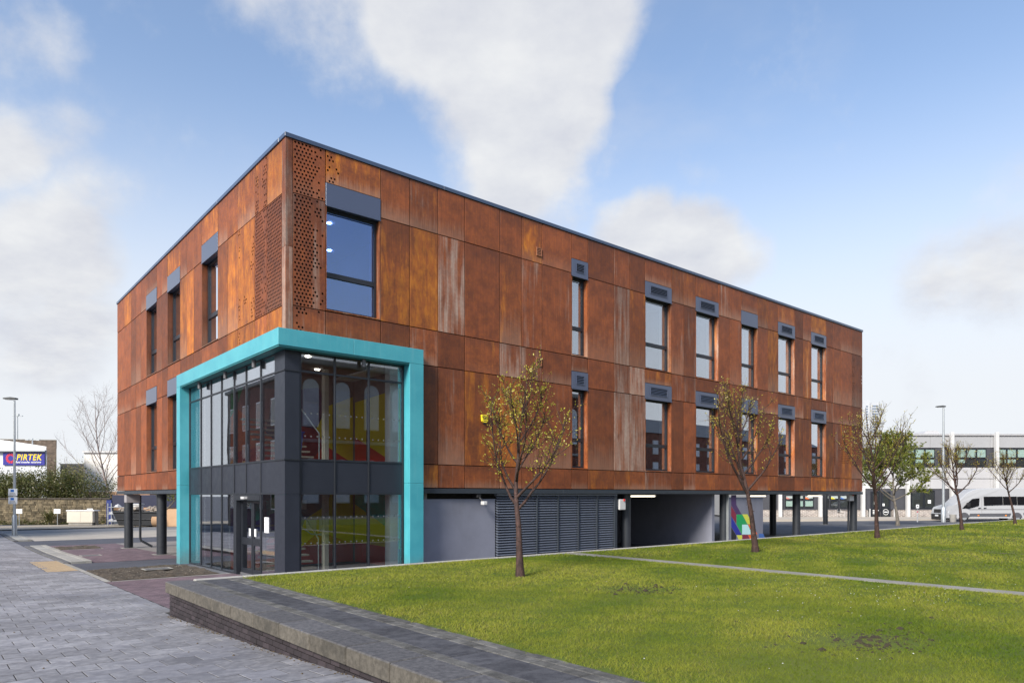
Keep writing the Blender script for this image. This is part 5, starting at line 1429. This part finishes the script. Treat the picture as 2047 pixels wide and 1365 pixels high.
yel = M('sign_yellow', (.80, .60, .01), .45); redm = M('sign_red', (.55, .02, .04), .45)
cx_, cz_, r1, r2 = sx_(22.5), Zz(916), .62, .33
for k in range(12):
    a0, a1 = R(k * 30 + 3), R(k * 30 + 27); m = MB()
    m.prism([(cx_ + r_ * math.cos(a), cz_ + r_ * math.sin(a)) for r_, a in ((r2, a0), (r1, a0 - .06), (r1, a1 - .06), (r2, a1))], 'y', -.10, -.082); m.build('emblem_segment', redm, sg)
text('PIRTEK', 1.05, yel, sg, ((sx_(34) + sx_(83)) / 2, -.095, Zz(914.3)), .022, .22, sx=.84, space=1.14)
text('fluid transfer solutions', .34, white_sign, sg, ((sx_(31) + sx_(84)) / 2, -.095, Zz(923.6)), .006, .2, sx=.92, space=1.08)['kind'] = 'stuff'
db = thing('brick_warehouse', 'dark brown brick warehouse gable behind the white trade shed', 'building', at(20, 112, -.35))
Y2 = 112.; xa, xb = (-160 - CX) / FPX * Y2 - db.location.x, (113 - CX) / FPX * Y2 - db.location.x
yprism([(xa, 0), (xb, 0), (xb, zat(880, Y2) + .35), (xa, zat(876, Y2) + .35)], 'wall', brick_mat('brown_brick', (.085, .065, .052), (.15, .115, .09), (.10, .09, .08), bw=.45, bh=.15), db, 0, 20, 113)
yprism([(xa, zat(876, Y2) + .352), (xb + .1, zat(880, Y2) + .352), (xb + .1, zat(878.5, Y2) + .35), (xa, zat(874.5, Y2) + .35)], 'coping', conc, db, -.1, 20, 113)
pw = thing('pale_shed', 'pale cream industrial shed beyond the birch', 'building', at(175, 120, -.35))
Y3 = 120.; m = MB(); m.box((168 - CX) / FPX * Y3 - pw.location.x, (300 - CX) / FPX * Y3 - pw.location.x, 0, 25, 3.2, zat(905, Y3) + .35); m.build('wall', M('cream_sheet', (.74, .72, .68), .6, 0, .05, .5), pw)
m = MB(); m.box((168 - CX) / FPX * Y3 - pw.location.x, (300 - CX) / FPX * Y3 - pw.location.x, -.1, 25, 0, 3.19); m.build('base_wall', M('orange_brick_far', (.50, .30, .18), .8, 0, .15, 1), pw)
m = MB(); m.box((113 - CX) / FPX * Y3 - pw.location.x, (168 - CX) / FPX * Y3 - pw.location.x, 1, 20, 0, zat(926, Y3) + .35); m.build('lean_to', M('tan_sheet', (.52, .47, .40), .7, 0, .08, 1), pw)
m = MB(); m.box((167 - CX) / FPX * Y3 - pw.location.x, (301 - CX) / FPX * Y3 - pw.location.x, -.3, 25, zat(905, Y3) + .352, zat(901, Y3) + .35); m.build('roof', white_paint, pw)
# street lamps
def lamp(name, lab, p, h, r, head, signs=False):
    t = thing(name, lab, 'street lamp', p)
    m = MB(); m.tube([(0, 0, -.1), (0, 0, 1.25), (0, 0, 1.35)], [r * 1.6, r * 1.6, r], 14); m.build('base', steel, t)
    m = MB(); m.tube([(0, 0, 1.3), (0, 0, h - .1)], [r, r * .62], 12); m.build('pole', steel, t)
    m = MB()
    sgn = head
    L = .62
    prof = [(0.12, -.04), (0.12, .06), (-.15, .10), (-L, .05), (-L, -.02), (-.3, -.045)]
    for s_ in (1,):
        m.prism([(q[0] * sgn, q[1] + h) for q in prof], 'y', -.16, .16)
    m.build('lamp_head', M('lamp_head_grey', (.06, .065, .07), .5), t)
    m = MB(); m.box(*sorted((-.5 * sgn, -.2 * sgn)), -.12, .12, h - .06, h - .046); m.build('lens', M('lamp_lens', (.6, .6, .6), .2), t)
    return t
lp = lamp('street_lamp', 'tall steel street lamp with two parking signs by the grey pavement', at(29, 43.4), 8.55, .085, 1)
for (py0, py1, ic) in ((976.5, 991, 'P'), (993, 1007, 'H')):
    z1, z0 = zat(py0, 43.2) - lp.location.z, zat(py1, 43.2) - lp.location.z
    m = MB(); m.bbox(-.28, .28, -.16, -.13, z0, z1, .01); s_ = m.build('sign_plate', white_sign, lp)
    m = MB(); m.box(-.13, .08, -.165, -.161, z1 - .20, z1 - .05)
    m.build('symbol', M('sign_symbol_blue', (.02, .16, .55), .5), s_)
    m = MB()
    for k in range(3): m.box(-.22 + .02 * k, .22 - .03 * k, -.165, -.161, z0 + .04 + k * .06, z0 + .068 + k * .06)
    m.build('print', M('print_grey', (.25, .25, .27), .6), s_)
lamp('street_lamp', 'tall steel street lamp standing in front of the minibus bonnet', at(1886, 61.5), 10.15, .12, 1)
for (px, y, py, lab) in ((35, 150, 829, 'distant twin headed floodlight mast behind the dark brick warehouse'), (65, 105, 876, 'small grey mast rising above the white trade shed roof')):
    p = at(px, y, -.35); h = zat(py, y) + .35; t = thing('floodlight_mast', lab, 'mast', p)
    m = MB(); m.tube([(0, 0, 0), (0, 0, h)], [.16, .09], 8); m.build('pole', steel, t)
    m = MB(); m.tube([(-.7, 0, h - .2), (.9, 0, h - .25)], .05, 6); m.box(-1.0, -.5, -.15, .15, h - .28, h - .14); m.box(.6, 1.1, -.15, .15, h - .32, h - .18); m.box(-.3, .3, -.2, .2, h - .3, h + .2) if y > 120 else None
    m.build('floodlights', steel, t)

# ------------------------------------------------------------------ right background: pale unit, minibus, street things
YB = 74.
rb = thing('pale_unit_building', 'long two storey pale grey panelled building with dark window bands and brick plinth', 'building', at(1750, YB, -.2))
X = lambda px: (px - CX) / FPX * YB - rb.location.x
Z = lambda py: zat(py, YB) + .2
greypan = M('pale_grey_panel', (.42, .42, .435), .5, 0, .04, .8)
gpan2 = M('mid_grey_panel', (.34, .345, .36), .5, 0, .04, .8)
darkpan = M('charcoal_panel', (.055, .057, .068), .55, 0, .1, 1)
blind = M('pale_green_blind', (.55, .66, .60), .7, 0, .05, 1)
darkglass = glass_mat('dark_far_glass', (.85, .88, .88), 1.0)
XL, XR = 1500, 2330
m = MB(); m.box(X(XL), X(XR), .35, 24, 0, Z(866)); m.build('core_wall', room_grey, rb)
px = XL
while px < XR:                                     # wall panels one by one
    e = min(px + 120, XR)
    for (y0, y1, mt, d) in ((895, 871.5, gpan2, 0.), (956.5, 934, greypan, 0.), (977, 957, greypan, 0.)):
        m = MB(); m.bbox(X(px) + .012, X(e) - .012, d, .34, Z(y0) + .012, Z(y1) - .012, .02); m.build('wall_panel', mt, rb)
    m = MB(); m.bbox(X(px), X(e) - .01, -.15, .5, Z(871), Z(868.5), .02); m.build('gutter', greypan, rb)
    px = e
m = MB(); m.prism([(-.2, Z(868)), (-.2, Z(867)), (6, Z(862)), (18, Z(862)), (24.2, Z(868))], 'x', X(XL), X(XR)); m.build('roof', M('pale_roof', (.60, .61, .64), .5), rb)
m = MB(); m.prism([(X(1869), Z(868)), (X(1871), Z(860)), (X(1877), Z(857)), (X(1897), Z(857)), (X(1901), Z(861)), (X(1902), Z(868))], 'y', 2, 5); m.build('roof_cowl', greypan, rb)
m = MB(); m.box(X(XL), X(XR), .10, .33, Z(933.5), Z(895.5)); m.build('dark_band', darkpan, rb)
m = MB(); m.box(X(XL), X(XR), .10, .33, Z(1018), Z(977.5)); m.build('dark_band', darkpan, rb)
m = MB(); m.box(X(XL), X(1735), .02, .33, 0, Z(1018.5)); m.box(X(1785), X(XR), .02, .33, 0, Z(1018.5)); m.build('brick_plinth', brick_mat('pale_far_brick', (.30, .26, .24), (.22, .18, .17), (.52, .50, .48), bw=.40, bh=.13, mort=.05), rb)
m = MB(); m.box(X(XL), X(1735), -.03, .33, Z(1018.4), Z(1016.5)); m.box(X(1785), X(XR), -.03, .33, Z(1018.4), Z(1016.5)); m.build('plinth_sill', darkpan, rb)
def fwin(x0, x1, y0, y1, bl=0., mt=None):
    m = MB(); a, b_, c, d = X(x0), X(x1), Z(y1), Z(y0); f = .07
    m.box(a, a + f, .02, .095, c, d); m.box(b_ - f, b_, .02, .095, c, d); m.box(a + f, b_ - f, .02, .095, c, c + f); m.box(a + f, b_ - f, .02, .095, d - f, d)
    w_ = m.build('window', dark_frame, rb)
    m = MB(); m.box(a + f, b_ - f, .05, .06, c + f, d - f); m.build('pane', darkglass, w_)
    if bl: m = MB(); m.box(a + f, b_ - f, .075, .085, d - f - (d - c - 2 * f) * bl, d - f); m.build('blind', mt or blind, w_)
    m = MB(); m.box(a + f, b_ - f, .088, .094, c + f, d - f); m.build('dark_interior', room_dark, w_)
rg = random.Random(4)
for (x0, x1, n) in ((1737, 1800, 3), (1809, 1870, 3), (1912, 1973, 3), (1993, 2054, 3), (2062, 2122, 3)):
    for k in range(n):
        a, b_ = x0 + (x1 - x0) * k / n, x0 + (x1 - x0) * (k + 1) / n - .6
        fwin(a, b_, 896.5, 915, 1.0 if rg.random() < .85 else .5); fwin(a, b_, 916, 932.5, .55 if rg.random() < .8 else 0)
poster = M('poster_white', (.75, .74, .72), .6)
for k, (a, b_) in enumerate(((1570, 1588), (1590, 1607), (1608.5, 1627), (1640, 1658), (1660, 1677), (1679, 1697), (1845, 1862.5), (1863.5, 1870))):
    if a < 1800:
        fwin(a, b_, 989, 997.5, 1.0, poster); fwin(a, b_, 999, 1015, .85 if k < 3 else 0)
        m = MB(); q = ['pink', 'orange', 'orange', 'purple', 'yellow', 'skyblue'][k]; m.add([(X(a) + .1, .015, Z(997)), (X(a) + .55, .015, Z(997)), (X(a) + .1, .015, Z(993))], [(0, 1, 2)]); m.build('poster_corner', C_[q], rb)
fwin(1822, 1847, 980, 1015.5, 0); fwin(1848, 1869, 980, 1015.5, 0)
m = MB(); m.box(X(1855), X(1861), .012, .018, Z(1006), Z(999)); m.build('paper_notice', white_sign, rb)
for px in (1557, 1637, 1722, 1811.5, 1899, 1988, 2075):   # white square downpipe posts in front
    top = 864 if px > 1860 else 880
    if px < 1730: top = 975
    m = MB(); m.bbox(X(px - 3), X(px + 3), -.55, -.12, .12, Z(top), .03); m.build('post', white_paint, rb)
# double door with round emblem
for (a, b_) in ((1741, 1760), (1762, 1780)):
    m = MB(); f = .16; x0, x1 = X(a), X(b_); m.box(x0, x0 + f, -.02, .08, .02, Z(982)); m.box(x1 - f, x1, -.02, .08, .02, Z(982)); m.box(x0 + f, x1 - f, -.02, .08, .02, .16); m.box(x0 + f, x1 - f, -.02, .08, Z(1016), Z(1013)); m.box(x0 + f, x1 - f, -.02, .08, Z(984), Z(982))
    d = m.build('door', dark_frame, rb); m = MB(); m.box(x0 + f, x1 - f, .03, .05, .16, Z(984)); m.build('pane', darkglass, d)
    m = MB(); m.box(x0 + f, x1 - f, .06, .075, .16, Z(984)); m.build('dark_interior', room_dark, d)
    m = MB()
    if a > 1750:
        c0, c1 = (x0 + x1) / 2, Z(1023)
        for k in range(24):
            a0, a1 = k * .2618, (k + .85) * .2618
            m.add([(c0 + r_ * math.cos(t_), .02, c1 + r_ * math.sin(t_)) for r_, t_ in ((.26, a0), (.31, a0), (.31, a1), (.26, a1))], [(0, 1, 2, 3)])
        m.add([(c0 - .19, .02, c1 - .05), (c0 + .19, .02, c1 - .05), (c0 + .19, .02, c1 + .05), (c0 - .19, .02, c1 + .05)], [(0, 1, 2, 3)])
    else:
        for k in range(3): m.add([(x0 + f + .05, .02, Z(1019 + k * 3) - .09), (x1 - f - .08 * k, .02, Z(1019 + k * 3) - .09), (x1 - f - .08 * k, .02, Z(1019 + k * 3)), (x0 + f + .05, .02, Z(1019 + k * 3))], [(0, 1, 2, 3)])
    m.build('print', white_sign, d)
m = MB(); m.box(X(1747), X(1753), -.028, -.022, Z(1008), Z(1001)); m.box(X(1764), X(1768), -.028, -.022, Z(1011), Z(1006)); m.build('paper_notice', white_sign, rb)
m = MB(); m.bbox(X(1725.5), X(1727.5), -.3, -.1, 0, 1.0, .02); m.bbox(X(1785), X(1786.5), -.3, -.1, 0, 1.0, .02); m.bbox(X(1736), X(1737.5), -.3, -.1, 0, 1.0, .02); m.build('guard_post', white_paint, rb)
m = MB(); m.box(X(1726), X(1752), -.01, .02, Z(975), Z(958)); bn = m.build('banner', white_sign, rb)
m = MB(); m.add([(X(1744), -.014, Z(974)), (X(1751.5), -.014, Z(974)), (X(1751.5), -.014, Z(959)), (X(1746), -.014, Z(959))], [(0, 1, 2, 3)]); m.build('banner_print', C_['blue'], bn)
for px in (1885, 1982):
    m = MB(); m.bbox(X(px - 1.5), X(px + 1.5), -.25, .0, Z(991), Z(984), .03); m.build('wall_lamp', greypan, rb)
o = MB(); o.prism([(at(1470, 73.9).x, 73.9), (at(2330, 73.9).x, 73.9), (at(2330, 64).x + 12, 66.5), (at(1470, 64).x, 66.5)], 'z', -.5, -.06)
kind(o.build('footway', M('pale_footway', (.40, .36, .31), .9, 0, .12, .6, .3, 60)), 'structure')
# table and chair outside it
chair(at(1680, 71.5, -.06), R(20), 'black seated metal chair outside the pale unit building', black_plastic, white_paint)
tb = thing('cafe_table', 'small white framed table beside the black chair outside the pale building', 'table', at(1693, 71.5, -.06))
m = MB(); m.bbox(-.4, .4, -.35, .35, .70, .74, .01); m.build('table_top', M('table_dark', (.05, .05, .05), .5), tb)
for x in (-.36, .36):
    for y in (-.3, .3): m = MB(); m.tube([(x, y, 0), (x, y, .7)], .02, 6); m.build('leg', white_paint, tb)
# sign bollard, litter bin
p = at(1834, 61.9); bo = thing('sign_bollard', 'white bollard with red band and small sign plate', 'bollard', p)
m = MB(); m.tube([(0, 0, 0), (0, 0, 1.05)], .055, 12); m.build('post', white_paint, bo); m = MB(); m.tube([(0, 0, .86), (0, 0, .97)], .058, 12); m.build('band', redm, bo)
m = MB(); m.bbox(-.14, .14, -.03, .0, 1.22, 1.55, .01); s_ = m.build('plate', white_sign, bo); m = MB(); m.box(-.05, .05, -.034, -.031, 1.36, 1.44); m.build('symbol', black_plastic, s_); m = MB(); m.tube([(0, .02, 1.05), (0, .02, 1.5)], .025, 8); m.build('stem', steel, bo)
p = at(1905, 61.2); lb_ = thing('litter_bin', 'grey concrete litter bin in front of the minibus wheel', 'bin', p)
m = MB(); m.tube([(0, 0, 0), (0, 0, .60)], [.25, .27], 10); m.build('body', conc, lb_); m = MB(); m.tube([(0, 0, .602), (0, 0, .68)], [.28, .26], 10); m.build('rim', conc, lb_)

# minibus, side on, nose to the left
vy = 63.5
p = at(1914, vy); vb = thing('minibus', 'silver white high roof minibus with dark side windows and grey sill', 'minibus', (p.x, vy, gz(p.x, vy)), R(-3))
silver = M('silver_paint', (.38, .39, .41), .32, .0, .0, 1, spec=.6)
s = vy / FPX
def vx(u): return (1860 + u / 10.95 - 1914) * s
def vz(v): return zat(940 + v / 10.95, vy) - vb.location.z
HW = 1.0
prof = [(180, 1030), (155, 1000), (160, 950), (185, 840), (215, 800), (340, 760), (430, 735), (560, 610), (680, 500), (800, 440), (900, 415), (1050, 408), (1400, 402), (2050, 402), (2450, 405), (2470, 440), (2480, 900), (2470, 1040)]
pf = [(vx(u), vz(v)) for u, v in prof]
ring = []
for i, (x, z) in enumerate(pf): ring.append((x, z))
bm = bmesh.new()
zt_ = max(q[1] for q in pf); zm = vz(760)
def wid(z): return HW * (1 - .16 * max(0, (z - zm) / (zt_ - zm)) ** 1.6)
secs = []
for sgn, fx in ((-1, 1.), (-1, .93), (1, .93), (1, 1.)):
    secs.append([bm.verts.new((x + (0 if fx == 1. else 0), sgn * wid(z) * fx if fx == 1. else sgn * wid(z) * .90, z if fx == 1. else z + (.055 if z > zm else 0))) for x, z in pf])
nP = len(pf)
for a in range(3):
    for i in range(nP - 1):
        bm.faces.new((secs[a][i], secs[a + 1][i], secs[a + 1][i + 1], secs[a][i + 1]))
for sidev, rv in ((secs[0], False), (secs[3], True)):
    bm.faces.new(sidev if rv else sidev[::-1])
bmesh.ops.recalc_face_normals(bm, faces=bm.faces)
bmesh.ops.triangulate(bm, faces=[f for f in bm.faces if len(f.verts) > 4])
me = bpy.data.meshes.new('body'); bm.to_mesh(me); bm.free(); me.materials.append(silver)
body = put('body', me, vb)
def vpanel(name, pts, mat, par, n=.012, thick=.02, side=-1):
    m = MB(); vs = [(vx(u), side * (wid(vz(v)) + n), vz(v)) for u, v in pts]; vs2 = [(x, y - side * thick, z) for x, y, z in vs]
    k = len(vs); m.add(vs + vs2, [tuple(range(k)) if side < 0 else tuple(range(k - 1, -1, -1))] + [(i, k + i, k + (i + 1) % k, (i + 1) % k) for i in range(k)])
    return m.build(name, mat, par)
vglass = M('van_dark_glass', (.008, .009, .011), .06, 0, .0, 1, spec=.7)
for sd in (-1, 1):
    vpanel('door_window', [(555, 825), (640, 735), (690, 690), (770, 620), (920, 605), (905, 765), (770, 808), (680, 822)], vglass, vb, side=sd)
    for (a, b_) in ((1010, 1400), (1410, 1695), (1705, 2050), (2060, 2420)):
        vpanel('side_window', [(a, 745 + 15 * (a < 1100)), (b_, 745), (b_, 568), (a, 572)], vglass, vb, side=sd)
    vpanel('sill_trim', [(690, 1000), (1545, 1000), (1575, 930), (720, 935)], M('van_grey_trim', (.075, .078, .09), .6), vb, side=sd)
    vpanel('sill_trim', [(1850, 1000), (2465, 1000), (2465, 915), (1820, 925)], M('van_grey_trim', (.075, .078, .09), .6), vb, side=sd)
    for u in (890, 1460, 2040): vpanel('side_lamp', [(u - 16, 985), (u + 16, 985), (u + 16, 962), (u - 16, 962)], M('amber_lens', (.8, .25, .02), .3), vb, .03, .02, sd)
    for u in (915, 1030): vpanel('door_handle', [(u - 28, 828), (u + 28, 818), (u + 28, 806), (u - 28, 812)], black_plastic, vb, .03, .03, sd)
    vpanel('seam', [(962, 1000), (968, 1000), (968, 590), (962, 590)], M('seam_grey', (.3, .3, .31), .6), vb, .004, .01, sd)
    vpanel('swage', [(700, 848), (2470, 840), (2470, 832), (700, 840)], M('seam_grey', (.3, .3, .31), .6), vb, .004, .01, sd)
    m = MB(); yy = sd * (HW + .12); m.bbox(vx(640), vx(700), min(yy - .12, yy + .12), max(yy - .12, yy + .12), vz(800), vz(700), .03); m.build('mirror', black_plastic, vb)
    for (u, rr) in ((598, .36), (1695, .36)):
        c = (vx(u), sd * (HW - .12), .36)
        m = MB(); m.tube([(c[0], c[1] - .12, c[2]), (c[0], c[1] + .12, c[2])], rr, 24); w_ = m.build('wheel', black_plastic, vb)
        m = MB(); m.tube([(c[0], c[1] + sd * .115, c[2]), (c[0], c[1] + sd * .13, c[2])], .22, 18); m.build('rim', steel, w_)
        m = MB(); vs = []
        n = 14
        for k in range(n + 1):
            a = math.pi * k / n; vs.append((c[0] + .44 * math.cos(a), .36 + .46 * math.sin(a))); 
        pts = vs + [(c[0] - .56, .30), (c[0] - .54, .6), (c[0] - .36, .87), (c[0], .98), (c[0] + .36, .87), (c[0] + .54, .6), (c[0] + .56, .30)]
        m.prism([q for q in vs] + [], 'y', sd * HW - .012, sd * HW + .012); m.build('wheel_arch', M('van_grey_trim', (.075, .078, .09), .6), vb)
m = MB(); m.add([(vx(440) - .03, -wid(vz(735)) * .92, vz(728)), (vx(440) - .03, wid(vz(735)) * .92, vz(728)), (vx(690) - .03, wid(vz(500)) * .88, vz(492)), (vx(690) - .03, -wid(vz(500)) * .88, vz(492))], [(0, 3, 2, 1)]); m.build('windscreen', vglass, vb)
m = MB(); m.bbox(vx(150), vx(270), -HW * .96, HW * .96, vz(1075), vz(945), .05); m.build('bumper', black_plastic, vb)
m = MB(); m.bbox(vx(165), vx(240), -.62, .62, vz(935), vz(845), .03); m.build('grille', black_plastic, vb)
for sd in (-1, 1): m = MB(); m.bbox(vx(172), vx(290), *sorted((sd * .64, sd * 1.0)), vz(930), vz(860), .04); m.build('headlight', M('head_lens', (.5, .52, .55), .1, 0, .02, 1), vb)
m = MB(); m.bbox(vx(146), vx(150), -.26, .26, vz(1000), vz(965), .003); m.build('number_plate', white_sign, vb)

# far tower block
tw = thing('tower_block', 'distant pale high rise tower beyond the panelled building', 'tower', at(1741, 620, -1))
Yt = 620.; tx = lambda px: (px - CX) / FPX * Yt - tw.location.x; tz = lambda py: zat(py, Yt) + 1
m = MB(); m.box(tx(1724), tx(1738), 0, 12, 0, tz(800)); m.box(tx(1738), tx(1753), -3, 10, 0, tz(806)); m.build('wall', M('tower_pale', (.46, .48, .51), .6, 0, .03, .05), tw)
tg = M('tower_glass', (.15, .19, .25), .3)
for k in range(17):
    py = 811 + k * 5.2
    m = MB(); m.box(tx(1740), tx(1752), -3.2, -3.02, tz(py + 2.6), tz(py)); m.build('window', tg, tw)
    m = MB(); m.box(tx(1731), tx(1735), -.2, -.02, tz(py + 2.6), tz(py)); m.build('window', tg, tw)

# ------------------------------------------------------------------ buildings across the lawn and road that the glass mirrors
bb = thing('victorian_block', 'red brick block with rows of tall arched windows facing the lawn', 'building', W(30, -41, .3), TH + math.pi)
vb_ = brick_mat('victorian_brick', (.23, .085, .055), (.16, .06, .045), (.14, .11, .09), bw=.45, bh=.15)
m = MB(); m.box(-24, 22, .35, 12, -1, 13.5); m.build('wall', vb_, bb)
m = MB(); m.bbox(-24.3, 22.3, -.1, 12.3, 13.5, 14.0, .1); m.build('cornice', conc, bb)
m = MB(); m.bbox(-24.1, 22.1, .12, .5, 6.6, 6.9, .05); m.build('string_course', conc, bb)
k = 0
for x in np.arange(-22, 21, 3.0):
    for z0, h in ((1.2, 4.0), (8.0, 4.2)):
        n = 10; pl = [(x - .75, z0), (x + .75, z0)] + [(x + .75 * math.cos(math.pi * q / n), z0 + h - .75 + .75 * math.sin(math.pi * q / n)) for q in range(n + 1)]
        m = MB(); m.prism(pl, 'y', .25, .36); w_ = m.build('window', white_paint, bb)
        for (xa, xb, za, zb) in ((x - .66, x + .66, z0 + .1, z0 + h * .48), (x - .66, x + .66, z0 + h * .52, z0 + h - .8)):
            m = MB(); m.box(xa, xb, .23, .245, za, zb); m.build('pane', M('far_window_blind', (.55, .57, .62), .25, 0, .3, .3), w_)
b2 = thing('brick_terrace', 'long lower brick terrace continuing the far side of the lawn', 'building', W(85, -43, .3), TH + math.pi)
m = MB(); m.box(-32, 31, .35, 11, -1, 10.5); m.build('wall', vb_, b2)
m = MB(); m.prism([(.1, 10.5), (11.2, 10.5), (5.7, 13.2)], 'x', -32.2, 31.2); m.build('roof', M('slate_roof', (.07, .075, .085), .6, 0, .2, 1), b2)
for x in np.arange(-30, 30, 3.2):
    for z0 in (1.2, 4.6, 7.6):
        m = MB(); m.box(x - .6, x + .6, .28, .36, z0, z0 + 1.9); w_ = m.build('window', white_paint, b2); m = MB(); m.box(x - .5, x + .5, .25, .27, z0 + .1, z0 + 1.8); m.build('pane', M('far_window_blind', (.55, .57, .62), .25, 0, .3, .3), w_)
bl_ = thing('side_warehouse', 'dark brick warehouse on the far side of the road', 'building', W(-18, 37, gb(37)), TH)
m = MB(); m.box(-5, 5.5, -6, 6.5, 0, 11.0); m.build('wall', brick_mat('side_brick', (.12, .07, .055), (.09, .055, .05), (.10, .09, .08), bw=.45, bh=.15), bl_)
m = MB(); m.bbox(-5.2, 5.7, -6.2, 6.7, 11.0, 11.3, .05); m.build('parapet', conc, bl_)
for y in (-4, -1, 2, 5):
    for z in (1.5, 4.6, 7.7):
        m = MB(); m.box(5.5, 5.56, y - .6, y + .6, z, z + 2.0); w_ = m.build('window', white_paint, bl_); m = MB(); m.box(5.57, 5.58, y - .5, y + .5, z + .1, z + 1.9); m.build('pane', vglass, w_)
